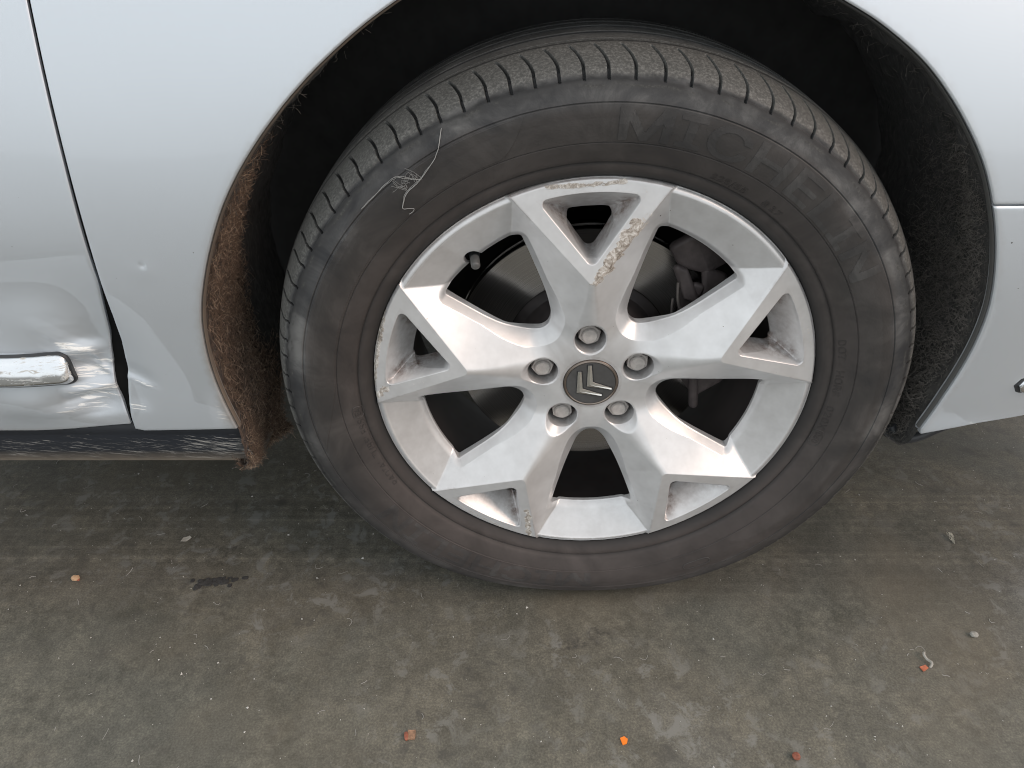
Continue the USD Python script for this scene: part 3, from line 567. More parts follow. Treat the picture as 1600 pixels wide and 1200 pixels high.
for a, b in zip(PF[:-1], PF[1:]):
    L = np.hypot(*(b - a)); n = max(1, int(np.ceil(L / (1.3 if a[1] < 0 and a[0] > 305 else 4.5))))
    for t in np.linspace(0, 1, n + 1)[1:]: out.append(a + (b - a) * t)
PF = np.array(out)
NS = 92; pit_ = rng.choice([0.92, 1.0, 1.10], NS); pit_ /= pit_.sum(); starts = np.concatenate([[0], np.cumsum(pit_)]) * 2 * math.pi
cols, dep = [], []
for i in range(NS):
    s0, s1 = starts[i], starts[i + 1]; w = 0.0025 / 0.333
    for t, d in ((-w * .62, 0), (-w * .42, 1), (w * .42, 1), (w * .62, 0)): cols.append(s0 + t + 0.01); dep.append(d)
    for q in (0.3, 0.5, 0.7): cols.append(s0 + (s1 - s0) * q + 0.01); dep.append(0)
cols, dep = np.array(cols), np.array(dep, float)
y, r = PF[:, 1], PF[:, 0]
shear = np.where(y < 92, 0.030 * np.clip((y + 2) / 33, 0, 1.3) ** 1.4, 0)
sip = ss(316.0, 319.5, r) * (1 - ss(27, 31, y)) * (y < 92) * (r > 312)
# block edge wobble just under the tread shoulder (worn, feathered edge)
TH = cols[None, :] + shear[:, None]
Rr = r[:, None] - (4.6 * sip[:, None]) * dep[None, :] * np.where(y < -5, 0.55, 1.0)[:, None]
Yy = np.repeat(y[:, None], len(cols), 1) + (2.6 * sip * (y < 2))[:, None] * dep[None, :]
nz = meshkit.fbm(np.stack([TH * 38, np.repeat(r[:, None] * .09, len(cols), 1), 0 * TH], -1), 3, 5) - .5
band = np.exp(-((r - 319.5) / 3.0) ** 2) * (y < 0)
Rr = Rr + 3.0 * nz * band[:, None]; Yy = Yy + 2.4 * nz * band[:, None]
X, Z = Rr * np.cos(TH), Rr * np.sin(TH)
# standing on the floor: flattened contact patch and a bulge above it
zc = -HUB * 1000 + 0.3
near = np.exp(-((TH + math.pi / 2 + math.pi) % (2 * math.pi) - math.pi) ** 2 / (2 * 0.30 ** 2))
squ = near * 13.5 * ss(245, 335, Rr)
Z = Z + squ; Z = np.where(Z < zc, zc, Z)
Yy = Yy + near * np.where(Yy < 92, -1, 1) * 2.5 * np.sin(np.clip((Rr - 240) / 90, 0, 1) * math.pi) 
T = np.stack([X, Yy, Z], -1) / 1000
tyre = grid(T, True); tyre.fix_normals() if False else None
def trd(v):
    q = np.hypot(v[:, 0], v[:, 2]) * 1000; y = v[:, 1] * 1000
    n = meshkit.fbm(v * 60, 3, 2) - .5; n2 = meshkit.fbm(v * 110, 3, 21) - .5; qq = np.where(v[:, 2] < -.25, q + 6, q)
    wear = .95 * np.exp(-((qq + 8 * n - 313.4) / 1.0) ** 2) * ss(-.02, .10, n2) * (y < 0)
    return np.clip((ss(317.5, 322.5, q + 6 * n) * (1 - .45 * ss(36, 60, y)) + wear) * (1 - .8 * ss(-.20, -.28, v[:, 2])), 0, 1)
def shl(v):
    q = np.hypot(v[:, 0], v[:, 2]) * 1000; th = np.arctan2(v[:, 2], v[:, 0]); n = meshkit.fbm(v * 22, 4, 9) - .5
    return np.clip(ss(294, 306, q + 22 * n) * (0.25 + 0.75 * ss(-.5, .35, np.sin(th) + .3 * n)), 0, 1)
def dst(v):
    q = np.hypot(v[:, 0], v[:, 2]) * 1000; th = np.arctan2(v[:, 2], v[:, 0]); n = meshkit.fbm(v * 16, 4, 4) - .5
    return np.clip((1 - ss(248, 282, q + 26 * n)) * .65 + .75 * ss(.1, .8, -np.sin(th) + .5 * n), 0, 1)
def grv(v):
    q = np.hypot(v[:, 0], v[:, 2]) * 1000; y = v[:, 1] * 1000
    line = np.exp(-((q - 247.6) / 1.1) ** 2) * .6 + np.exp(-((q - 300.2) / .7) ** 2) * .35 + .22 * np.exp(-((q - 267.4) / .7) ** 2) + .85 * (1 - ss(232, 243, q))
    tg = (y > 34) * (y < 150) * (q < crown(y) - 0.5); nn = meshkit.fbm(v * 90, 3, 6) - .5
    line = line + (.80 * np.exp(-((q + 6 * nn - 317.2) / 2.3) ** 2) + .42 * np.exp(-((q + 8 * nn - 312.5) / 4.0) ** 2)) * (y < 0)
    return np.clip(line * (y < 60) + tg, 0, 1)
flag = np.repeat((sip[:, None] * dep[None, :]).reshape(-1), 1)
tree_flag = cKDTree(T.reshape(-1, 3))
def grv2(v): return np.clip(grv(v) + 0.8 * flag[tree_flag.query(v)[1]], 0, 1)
n0 = tyre.face_normals[np.argmin(np.abs(tyre.triangles_center[:, 1] + .0185))]
if n0[1] > 0: tyre.invert()
obj('tyre', tyre, TYRE, WHEEL, smooth=32, attrs={'tread': trd, 'shoulder': shl, 'dust': dst, 'groove': grv2})

# lettering on the sidewall
pr_r = prof[:23, 0]; pr_y = prof[:23, 1]
def side_y(rmm, th):
    nr = np.exp(-(((th + math.pi / 2 + math.pi) % (2 * math.pi)) - math.pi) ** 2 / (2 * .3 ** 2))
    return np.interp(rmm, pr_r, pr_y) - nr * 2.5 * np.sin(np.clip((rmm - 240) / 90, 0, 1) * math.pi)
def wrap(m, a_mid, r_base, height, raise_mm, inward=False):
    v = m.vertices * 1000; cx = (v[:, 0].min() + v[:, 0].max()) / 2; rm = r_base + height / 2
    if not inward: th = a_mid - (v[:, 0] - cx) / rm; r = r_base + v[:, 1]
    else: th = a_mid + (v[:, 0] - cx) / rm; r = r_base + height - v[:, 1]
    y = side_y(r, th) - np.where(v[:, 2] > 1e-4, raise_mm, -0.6)
    nr = np.exp(-(((th + math.pi / 2 + math.pi) % (2 * math.pi)) - math.pi) ** 2 / (2 * .3 ** 2))
    P = np.stack([r * np.cos(th), y, r * np.sin(th) + nr * 13.5 * ss(245, 335, r)], 1) / 1000
    o = trimesh.Trimesh(P, m.faces, process=False)
    if o.face_normals[:, 1][np.argsort(o.triangles_center[:, 1])[:20]].mean() > 0: o.invert()
    return o
def letters(txt, a_deg, r_base, height, raise_mm=0.5, bold=False, spread=1.0, sub=None, inward=False):
    m = meshkit.text_mesh(txt, height / 1000, 0.002, bold); m.vertices[:, 0] *= spread
    if sub:
        v, f_ = trimesh.remesh.subdivide_to_size(m.vertices, m.faces, sub); m = trimesh.Trimesh(v, f_, process=False)
    gd = .30 if height < 10 else .10
    obj('sidewall_lettering', wrap(m, math.radians(a_deg), r_base, height, raise_mm, inward), TYRE, WHEEL, smooth=False, attrs={'tread': lambda v: 0 * v[:, 0], 'shoulder': lambda v: (.5 if height < 10 else .9) * np.maximum(shl(v), 0 if height < 10 else .35), 'dust': lambda v: .8 * dst(v), 'groove': lambda v: 0 * v[:, 0] + gd})
letters('MICHELIN', 59.5, 270.5, 26, 0.32, True, 1.62, 0.006)
letters('225/55', 65.2, 250.5, 6.0, 0.5, spread=1.25); letters('R 17', 54.5, 251, 6.0, 0.5, spread=1.2)
letters('DOT', 13.2, 250, 7, 0.5, spread=1.25); letters('HORF', 3.8, 250, 7, 0.5, spread=1.25); letters('020X', -6.4, 249.5, 7, 0.5, spread=1.25); letters('060', -12.6, 250.5, 5.5, 0.5)
letters('E4', 184.5, 249, 6, 0.45); letters('RADIAL TUBELESS', 198, 248, 7, 0.45, spread=1.15)
letters('MICHELIN', 243, 270.5, 26, 0.2, True, 1.62, 0.006)
def oval(a_deg, r, L, Hh):
    t = np.linspace(0, 2 * math.pi, 40); c = np.clip(np.abs(np.cos(t)), 0, 1) ** .6 * np.sign(np.cos(t)); s = np.abs(np.sin(t)) ** .6 * np.sign(np.sin(t))
    th = math.radians(a_deg) + c * L / r / 2; q = r + s * Hh / 2
    y = side_y(q, th) - .25; nr = np.exp(-(((th + math.pi / 2 + math.pi) % (2 * math.pi)) - math.pi) ** 2 / (2 * .3 ** 2))
    obj('sidewall_mark', tube(np.stack([q * np.cos(th), y, q * np.sin(th) + nr * 13.5 * ss(245, 335, q)], 1) / 1000, .00045, 5), LETTER, WHEEL)
oval(-12.6, 253.2, 20, 10); oval(184.5, 252, 14, 10); oval(-60.5, 285.5, 34, 10)
# raised fin panel on the sidewall
th = np.radians(np.linspace(104, 193, 140)); tt = np.linspace(0, 1, 140)
ro = np.full(140, 298.6); ri = 268.8 + 29.6 * np.clip((tt - .80) / .20, 0, 1) ** 1.7 + 29.6 * np.clip((.07 - tt) / .07, 0, 1) ** 1.7
rows = []
for q, e in ((0, .5), (0.03, -.42), (.5, -.42), (.97, -.42), (1, .5)):
    R_ = ro * (1 - q) + ri * q; rows.append(np.stack([R_ * np.cos(th), side_y(R_, th) + e, R_ * np.sin(th)], 1))
fin = grid(np.array(rows) / 1000)
if fin.face_normals[:, 1].mean() > 0: fin.invert()
obj('sidewall_panel', fin, TYRE, WHEEL, smooth=20, attrs={'tread': lambda v: 0 * v[:, 0], 'shoulder': lambda v: .6 * shl(v), 'dust': dst, 'groove': lambda v: 0 * v[:, 0]})

# ---- brake
BRK = xform('brake_disc', parent=CAR)
obj('friction_ring', revolve(np.array([(93, 80.6), (94, 80), (150.3, 80), (151, 80.7), (151, 89.5), (147, 90), (147, 95), (151, 95.5), (151, 105), (93, 105)]) / 1000, 260), DISC, BRK, smooth=30)
obj('disc_hat', revolve(np.array([(20, 49), (70, 49), (74, 51), (77, 56), (79, 72), (82, 79), (88, 82), (93.2, 82.4)]) / 1000, 160), HAT, BRK, smooth=30)
CALP = xform('brake_caliper', parent=CAR)
def hull(pts, rad):
    return manifold3d.Manifold.batch_hull([manifold3d.Manifold.sphere(rad, 18).translate(list(map(float, q))) for q in pts])
def mesh_of(m, scale=0.001):
    a = m.to_mesh(); return trimesh.Trimesh(a.vert_properties[:, :3] * scale, a.tri_verts, process=False)
# (x, y, z) in mm
head = hull([(84, 62, 138), (100, 58, 150), (122, 62, 142), (134, 66, 124), (94, 62, 122), (118, 62, 116)], 7)
obj('caliper_head', mesh_of(head), CALIPER, CALP, smooth=35)
arm = hull([(86, 54, 118), (94, 54, 114), (100, 54, 86), (108, 54, 84)], 4); arm2 = hull([(108, 58, 96), (114, 58, 94), (112, 58, 88)], 4)
obj('caliper_finger', mesh_of(arm + arm2), CALIPER, CALP, smooth=35)
blk = hull([(118, 60, 112), (136, 62, 104), (142, 62, 82), (122, 60, 84)], 5)
obj('caliper_block', mesh_of(blk), CALIPER, CALP, smooth=35)
body = hull([(104, 70, 84), (146, 70, 84), (156, 72, 30), (152, 72, -30), (130, 72, -46), (112, 72, -20), (104, 70, 30)], 8)
obj('caliper_bracket', mesh_of(body), CALIPER, CALP, smooth=35)
pin = hull([(122, 60, -20), (127, 60, -60)], 5.5)
obj('guide_pin', mesh_of(pin), CALIPER, CALP, smooth=35)
obj('retaining_spring', tube(catmull(np.array([(88, 50, 104), (90, 50, 84), (96, 50, 70), (112, 50, 60), (130, 52, 50)]) / 1000, 6), .0016, 8), CLIP, CALP, smooth=40)
obj('retaining_spring', tube(catmull(np.array([(85, 52, 84), (86, 52, 66), (94, 52, 48), (104, 52, 36)]) / 1000, 6), .0013, 8), CLIP, CALP, smooth=40)

# ---- body panels
def ybody(x, z):
    x = np.asarray(x, float); z = np.asarray(z, float)
    y = -.012 + .45 * np.maximum(z - .1, 0) ** 2 + .85 * np.maximum(-z, 0) ** 2 + .40 * np.maximum(x - .38, 0) ** 2
    return y - .006 + .0045 * ss(.39, .62, np.hypot(x, z)) + .00055 * np.sin(9 * x + 4 * z + .6) * np.sin(11 * z - 5 * x + 1.1) + .00012 * np.sin(31 * x + 12 * z) * np.sin(27 * z - 9 * x)
ARCH_L = [(-172.8, 371.2), (-205.1, 351.4), (-238.9, 326.5), (-264.5, 304.5), (-281.3, 288.1), (-301.5, 266.5), (-323.5, 239.3), (-344.5, 207.3), (-363.3, 169.6), (-377.3, 135.0), (-386.0, 106.9), (-390.9, 77.9), (-392.6, 43.6), (-390.2, 7.3), (-383.5, -36.8)]
ARCH_R = [(180.1, 368.0), (213.2, 351.0), (248.6, 327.2), (274.7, 303.5), (300.7, 273.9), (322.9, 242.8), (340.1, 210.0), (354.3, 175.0), (365.5, 137.4), (371.5, 103.8), (372.2, 67.8), (368.3, 33.6), (360.9, -2.6), (352.9, -39.1)]
topc = [(-140, 388.5), (-100, 401), (-60, 409), (-20, 413), (20, 413), (60, 408.5), (100, 400), (140, 387)]
arch = catmull(np.array(ARCH_L[::-1] + topc + ARCH_R) / 1000, 6)
iz = arch[:, 1]
right = arch[arch[:, 0] > 0]; seam_i = np.argmin(np.abs(right[:, 1] - .209) + (right[:, 0] < .3)); SX, SZ = right[seam_i]
up = np.array([q for q in arch if not (q[0] > 0 and q[1] < SZ - 1e-6)]); low = np.array([q for q in arch if q[0] > 0 and q[1] <= SZ + 1e-6])
ZT = 0.60
fend = [(-.4965, -.0385), (-.4870, -.0410), (-.434, -.0388)] + up.tolist() + [(SX + .0004, SZ), (1.0, SZ + .002), (1.0, ZT), (-.4655, ZT), (-.4686, .373), (-.4711, .2569), (-.4740, .1384), (-.4742, .1039), (-.4761, .0746), (-.4833, .0359), (-.4920, -.0040), (-.4955, -.0220)]
fend_poly = Polygon(fend).buffer(0)
door = [(-1.35, ZT), (-1.35, -.040), (-.6478, -.0392), (-.6052, -.0390), (-.5617, -.0365), (-.5250, -.0335), (-.4995, -.0317), (-.4992, -.0200), (-.5020, .0074), (-.5000, .0399), (-.4885, .0821), (-.4785, .1384), (-.4741, .2569), (-.4714, .3731), (-.4683, ZT)]
door_poly = Polygon(door).buffer(0)
def yfender(x, z):
    y = ybody(x, z)
    y = y + .0055 * np.exp(-((x + .485) / .020) ** 2 - ((z - .050) / .045) ** 2)
    y = y + .0007 * np.exp(-((x + .4286) / .0026) ** 2 - ((z - .1568) / .0028) ** 2) - .0003 * np.exp(-((x + .4286) / .012) ** 2 - ((z - .150) / .010) ** 2)
    y = y - .0010 * np.exp(-((z - (.030 - .35 * (x + .487))) / .0035) ** 2) * ss(-.452, -.468, x) 
    y = y + .0020 * np.exp(-((z - (.040 - .35 * (x + .487))) / .010) ** 2) * ss(-.445, -.475, x)
    return y
def ydoor(x, z):
    y = ybody(x, z)
    y = y - .011 * np.exp(-((z - .010) / .050) ** 2) * ss(-.50, -.60, x) * 1.0          # lower swage carrying the strip
    y = y + .004 * np.exp(-((z - .115) / .045) ** 2)
    y = y + .010 * np.exp(-((x + .497) / .030) ** 2 - ((z - .055) / .050) ** 2)          # crushed rear edge
    y = y - .003 * np.exp(-((x + .56) / .05) ** 2 - ((z - .095) / .028) ** 2)
    y = y + .006 * np.exp(-((x + .520) / .018) ** 2 - ((z - .040) / .012) ** 2) - .004 * np.exp(-((x + .520) / .02) ** 2 - ((z - .062) / .008) ** 2)
    y = y + .008 * np.exp(-((x + .530) / .030) ** 2 - ((z + .002) / .014) ** 2) - .004 * np.exp(-((x + .59) / .05) ** 2 - ((z - .0) / .018) ** 2)
    def crease(x0, z0, x1, z1, w, d):
        dx, dz = x1 - x0, z1 - z0; L2 = dx * dx + dz * dz; t = np.clip(((x - x0) * dx + (z - z0) * dz) / L2, 0, 1); q_ = np.hypot(x - x0 - t * dx, z - z0 - t * dz)
        return d * np.clip(1 - q_ / w, 0, 1) * (0.35 + .65 * np.sin(np.clip(t, .02, .98) * math.pi))
    y = y - crease(-.556, .088, -.503, .046, .014, .0012) + crease(-.550, .076, -.506, .040, .012, .0012) - crease(-.536, .060, -.500, .030, .006, .0025)
    y = y - crease(-.548, .014, -.502, .020, .009, .0040) + crease(-.552, .005, -.503, .010, .007, .0030) - crease(-.575, -.010, -.520, -.004, .010, .0025)
    y = y - crease(-.512, .058, -.508, .034, .005, .0025)
    q = meshkit.fbm(np.stack([x * 28, 0 * x, z * 60], -1), 3, 11) - .5
    return y + .004 * q * np.exp(-((x + .525) / .030) ** 2 - ((z - .035) / .045) ** 2)
def scuff_door(v):
    x, z = v[:, 0], v[:, 2]
    a = np.exp(-((x + .520) / .034) ** 4 - ((z - .066 + .35 * (x + .545)) / .018) ** 4)
    b = np.exp(-((x + .522) / .036) ** 4 - ((z - .012) / .018) ** 4)
    c = np.exp(-((x + .520) / .026) ** 4 - ((z - .036) / .012) ** 4); e = .95 * np.exp(-((x + .540) / .045) ** 4 - ((z + .008) / .009) ** 4)
    return np.clip(np.maximum.reduce([a, b, c, e]), 0, 1) * .92
def scuff_fender(v):
    x, z = v[:, 0], v[:, 2]
    a = np.exp(-((x + .470) / .016) ** 4 - ((z - .028 + .35 * (x + .480)) / .0045) ** 4); b = np.exp(-((x + .482) / .014) ** 4 - ((z + .006) / .010) ** 4)
    c = np.exp(-((x + .395) / .012) ** 4 - ((z + .010) / .024) ** 4)
    return np.maximum.reduce([a, .9 * b, .85 * c])
def grime(v):
    x, z = v[:, 0], v[:, 2]; d = shapely.distance(LineString(arch), shapely.points(np.stack([x, z], 1)))
    g = np.exp(-(d / .0035) ** 2) * (.35 + .6 * (x < 0) * ss(.2, 0, z)) + .6 * np.exp(-(d / .014) ** 2) * (x < 0) * ss(.03, -.02, z)
    return np.clip(g, 0, 1)
zero = lambda v: 0 * v[:, 0]
fine_r = Polygon([(-.62, -.05), (-.40, -.05), (-.40, .18), (-.62, .18)])
obj('front_fender', sheet(fend_poly, yfender, .007, fine=(fine_r, .0016)), PAINT, CAR, smooth=30, attrs={'scuff': scuff_fender, 'grime': grime})
FD = xform('front_door', parent=CAR)
SCUF = dict(scuff=scuff_door, grime=lambda v: .5 * ss(-.030, -.040, v[:, 2]))
obj('door_skin', sheet(door_poly, ydoor, .007, fine=(fine_r, .0016)), PAINT, FD, smooth=30, attrs=SCUF)
bump = low.tolist() + [(.3545, -.0460), (.366, -.0428), (.380, -.0391), (.411, -.0306), (.4592, -.0222), (.60, -.010), (1.0, .0), (1.0, SZ - .0012), (SX + .002, SZ - .0016)]
# arch side of the bumper runs downwards
bp = Polygon([(SX + .0004, SZ - .0016)] + [q for q in low.tolist() if q[1] < SZ - .002] + [(.3545, -.0460), (.366, -.0428), (.380, -.0391), (.411, -.0306), (.4592, -.0222), (.60, -.010), (1.0, .0), (1.0, SZ - .0006)]).buffer(0)
BMP = xform('front_bumper', parent=CAR)
obj('bumper_skin', sheet(bp, ybody, .008), PAINT, BMP, smooth=30, attrs={'scuff': lambda v: .75 * np.exp(-((v[:, 2] + .03) / .012) ** 2) * (v[:, 0] < .5), 'grime': grime})
obj('bumper_lip', cat([tube(np.array(catmull([(.342, .020, -.062), (.347, .016, -.0700), (.357, .012, -.0745), (.372, .009, -.0680), (.392, .009, -.0545), (.425, .012, -.0400), (.46, .018, -.030)], 5)), .0055, 10)]), BLACKPL, BMP, smooth=50)
def lozenge(x0, x1, z0, z1, yfn, t):
    xs = np.linspace(0, math.pi, 17); rows = []
    for a in np.linspace(0, 1, 30):
        x = x0 + (x1 - x0) * a; h = (z1 - z0) / 2 * min(1, math.sqrt(max(0, 1 - max(0, 1 - a * (x1 - x0) / .012) ** 2)) + .02); zc_ = (z0 + z1) / 2
        rows.append([[x, float(yfn(x, zc_ + h * math.cos(q))) + .002 - t * math.sin(q) ** .6, zc_ + h * math.cos(q)] for q in xs])
    return grid(np.array(rows))
m = lozenge(.4335, .56, .0085, .0285, ybody, .006); flipcheck(m); obj('chrome_trim', m, CHROME, BMP, smooth=40, attrs={'scuff': zero})
m = lozenge(.4290, .56, .0050, .0320, ybody, .0025); flipcheck(m); obj('trim_gasket', m, BLACKPL, BMP, smooth=40)
# chrome strip on the door
def strip(grow=0.0, low=0.0):
    xs = np.concatenate([np.linspace(-1.3, -.56, 90), np.linspace(-.558, -.5455, 12), -.5345 + grow - (.0105 + grow) * np.cos(np.linspace(0, math.pi / 2, 16))]); rows = []
    zt, zb = .0615, .0262
    for x in xs:
        e = np.clip((x + .545) / (.0105 + grow), 0, 1); dz = .0095 * (1 - math.sqrt(max(0, 1 - e * e)))
        top, bot = zt - dz + grow, zb + dz * .8 - grow
        y0 = float(np.min(ydoor(np.full(9, min(x, -.538)), np.linspace(bot, top, 9)))) * .5 + .5 * float(ydoor(-.62, .04)) ; y0 = min(y0, float(np.min(ydoor(np.full(9, x), np.linspace(bot, top, 9)))) - .0005); Hh = top - bot
        prof_ = [(0, .012), (0, -.0010), (.05, -.0038), (.18, -.0070), (.42, -.0108), (.70, -.0130), (.76, -.0127), (.93, -.0050), (1, .0002), (1, .012)]
        rows.append([[x, y0 + d * (1 - low) * (1 - .35 * e ** 3), top - q * Hh] for q, d in prof_])
    P = np.array(rows); m = grid(P); e = P[-1]; c = trimesh.Trimesh(e, [[0, i, i + 1] for i in range(1, len(e) - 1)], process=False)
    return flipcheck(cat([m, c]))
obj('strip_gasket', strip(.0014, .72), BLACKPL, FD, smooth=30)
obj('chrome_strip', strip(), CHROME, FD, smooth=25, attrs={'scuff': lambda v: 1.06 * ss(-.72, -.58, v[:, 0]) * .86})
# sill under the door
def sillm():
    xs = np.linspace(-1.35, -.386, 160); rows = []
    pf = [(.030, -.024), (.012, -.030), (.0020, -.0355), (-.0045, -.043), (-.0060, -.053), (-.0040, -.066), (.0010, -.082), (.0080, -.098), (.014, -.1075), (.0205, -.1135), (.031, -.1165), (.075, -.1165)]
    for x in xs:
        e = ss(-.402, -.386, x); rows.append([[x, y + .002 * e, z + .002 * e * (z < -.09)] for y, z in pf])
    return flipcheck(grid(np.array(rows)))
obj('sill_trim', sillm(), SILL, CAR, smooth=40, attrs={'scuff': lambda v: ss(-.044, -.056, v[:, 2]) * (1.08 + .10 * ss(-.5, -.40, v[:, 0])), 'grime': lambda v: 1.9 * ss(-.089, -.108, v[:, 2]) + .9 * ss(-.034, -.028, v[:, 2]) * ss(-.62, -.5, v[:, 0])})
# dark door pillar behind the gap, floor pan, wheel-house wall, bonnet
def boxm(x0, x1, y0, y1, z0, z1):
    b = trimesh.creation.box((x1 - x0, y1 - y0, z1 - z0)); b.apply_translation(((x0 + x1) / 2, (y0 + y1) / 2, (z0 + z1) / 2)); return b
zs_ = np.linspace(-.030, .59, 120); xs_ = np.linspace(-.508, -.466, 22); gp = [max(float(np.max(ydoor(xs_[xs_ < -.48], np.full((xs_ < -.48).sum(), z)))), float(np.max(yfender(xs_[xs_ > -.50], np.full((xs_ > -.50).sum(), z))))) + .0035 for z in zs_]
obj('door_seal', grid(np.stack([[(-.53, y + .012, z) for z, y in zip(zs_, gp)], [(-.515, y, z) for z, y in zip(zs_, gp)], [(-.455, y, z) for z, y in zip(zs_, gp)], [(-.44, y + .012, z) for z, y in zip(zs_, gp)]])), simple('seal_rubber', (0.006, 0.006, 0.006), 0.95, var=0.2, specular_ior_level=0.1), CAR, smooth=40)
obj('floor_pan', cat([boxm(-1.35, -.44, .07, 1.72, -.105, -.02), boxm(-.44, .43, .30, 1.50, -.07, -.02), boxm(.43, 1.0, .12, 1.66, -.03, .01)]), DARK, CAR, smooth=False)
obj('wheel_house_panel', boxm(-.46, .45, .275, .295, -.07, .50), DARK, CAR, smooth=False)
hood = []
for yv, zv in ((float(ybody(0, .6)) + .001, .602), (.16, .635), (.24, .66), (.45, .70), (.9, .72), (1.4, .70), (1.62, .62), (1.68, .5), (1.72, .0)):
    hood.append([(x, yv + (0.5 * max(x - .38, 0) ** 2 if yv < .3 else 0), zv) for x in np.linspace(-1.35, 1.0, 30)])
obj('bonnet', grid(np.array(hood)[::-1]), PAINT, CAR, smooth=50, attrs={'scuff': zero, 'grime': zero})
# arch lip and felt liner
def arch_offset(P, d):
    P = np.asarray(P); t = np.gradient(P, axis=0); t /= np.linalg.norm(t, axis=1)[:, None]; n = np.stack([t[:, 1], -t[:, 0]], 1)
    return P + n * d           # towards the wheel centre for a path running left to right over the top
inn = arch_offset(arch, .0035)
lipP = [np.stack([arch_offset(arch, d)[:, 0], ybody(arch[:, 0], arch[:, 1]) + y, arch_offset(arch, d)[:, 1]], 1) for d, y in ((-.002, .013), (.0002, .004), (.0014, .0030), (.0022, .0045), (.0022, .0085), (-.001, .011))]
def lipdirt(v): return ss(.06, -.02, v[:, 0]) * .8 + .1
LIP = mat('arch_edge_rubber', {'d': ('attribute', {'attribute': 'dirt'}), 'g': ('texture_coordinate', {}), 'n': ('noise_texture', {'scale': 90.0, 'detail': 5.0}), 'nm': ('map_range', {'from_min': .3, 'from_max': .7, 'to_min': .65, 'to_max': 1.0}), 'mm': ('math', {'math_type': 'multiply'}),
    'mx': ('mix_color', {'a': (0.055, 0.057, 0.055), 'b': (0.14, 0.108, 0.082)}), 'p': ('principled_bsdf', {'roughness': 0.65})},
    [('g.object', 'n.vector'), ('n.fac', 'nm.value'), ('nm.result', 'mm.value1'), ('d.fac', 'mm.value2'), ('mm.value', 'mx.fac'), ('mx.result', 'p.base_color')])
lip = grid(np.array(lipP))
c_ = lip.triangles_center; rad_ = np.stack([c_[:, 0], 0 * c_[:, 0], c_[:, 2]], 1)
obj('arch_edge', lip, LIP, CAR, smooth=40, attrs={'dirt': lipdirt})
path = np.vstack([np.array([(-.4030, -.0985), (-.4000, -.1065), (-.394, -.1070), (-.3895, -.097), (-.3880, -.078), (-.3860, -.055)]), arch_offset(arch, -.002)[2:-2], np.array([(.3525, -.052), (.350, -.064), (.341, -.068), (.328, -.060), (.318, -.050)])])
path = densify(path, .006)
ys = np.concatenate([[.0], np.linspace(.004, .28, 54)])
Pn = []
tg = np.gradient(path, axis=0); tg /= np.linalg.norm(tg, axis=1)[:, None]; nrm = np.stack([tg[:, 1], -tg[:, 0]], 1)
th_ = np.arctan2(path[:, 1], path[:, 0])
for yv in ys:
    base_y = ybody(path[:, 0], path[:, 1]) + .007
    q = np.stack([path[:, 0] * 16, np.full(len(path), yv * 16), path[:, 1] * 16], 1)
    n = (meshkit.fbm(q, 4, 3) - .5) * .016 * min(1, yv / .02) + (meshkit.fbm(q * 6, 3, 8) - .5) * .005
    step = -.010 * ss(.085, .10, yv) * (path[:, 0] < 0) - .012 * ss(52, 50, np.degrees(th_)) * ss(20, 26, np.degrees(th_)) * (path[:, 0] > 0) * ss(.03, .08, yv)
    o = path + nrm * (n + step)[:, None]; L_ = (path[:, 0] < 0); zl = ss(-.03, -.10, path[:, 1]) * L_
    ye = yv * (1 - .54 * ss(-.025, -.085, path[:, 1]) * L_)
    o[:, 1] -= .36 * ye * zl; o[:, 0] += .010 * ss(.06, .12, ye) * zl
    Pn.append(np.stack([o[:, 0], base_y + ye, o[:, 1]], 1))
Pn = np.array(Pn)
def lin_dirt(v):
    x, y, z = v[:, 0], v[:, 1], v[:, 2]
    return np.clip(ss(-.22, -.34, x) * (1 - ss(.108, .145, y)) * ss(.27, .13, z) + ss(-.015, -.05, z) * (x < -.2) * .9 * ss(.2, .1, y), 0, 1)
LN = xform('wheel_arch_liner', parent=CAR)
liner = grid(Pn)
obj('liner_shell', liner, FELT, LN, smooth=60, attrs={'dirt': lin_dirt})
# loose fibres of the felt
def fibres(n, sel, lmin, lmax, seed, vert):
    g = np.random.default_rng(seed); out = []
    Pf = Pn.reshape(-1, 3); A = Pn; ny, nx = A.shape[:2]
    w = sel(Pf).reshape(ny, nx); w[:3] = 0; w = w / w.sum(); idx = g.choice(ny * nx, n, p=w.ravel())
    for i in idx:
        a, b = divmod(int(i), nx); p = A[a, b] + g.normal(0, .0025, 3); nn = np.array([nrm[b][0], 0, nrm[b][1]])
        t = np.array([tg[b][0], 0, tg[b][1]]); d = t * g.choice([-1, 1]) * (vert) + np.array([0, 1, 0]) * g.normal(0, .6) + nn * abs(g.normal(0, .45)); d /= np.linalg.norm(d)
        L = g.uniform(lmin, lmax); c = g.normal(0, .35, 3)
        s = np.linspace(0, 1, 4)[:, None]; out.append(p + nn * .0012 + d * L * s + c * L * s * s * .5 + nn * .001 * s)
    return out
curves('dusty_fibres', fibres(16000, lambda P: lin_dirt(P) * (P[:, 1] > .006) + 1e-5, .003, .008, 1, 1.0), .00030, FIB_BROWN, LN, kind='stuff')
curves('pale_fibres', fibres(2600, lambda P: lin_dirt(P) + 1e-6, .003, .009, 4, 1.0), .00030, simple('pale_fibre_hair', (0.33, 0.245, 0.175), 0.9, var=0.4, scale=500), LN, kind='stuff')
curves('dark_fibres', fibres(9000, lambda P: (P[:, 0] > .15) * ss(.30, .1, P[:, 2]) * ss(.2, .05, P[:, 1]) + .02 * (P[:, 1] < .15), .003, .009, 2, .4), .00030, FIB_DARK, LN, kind='stuff')

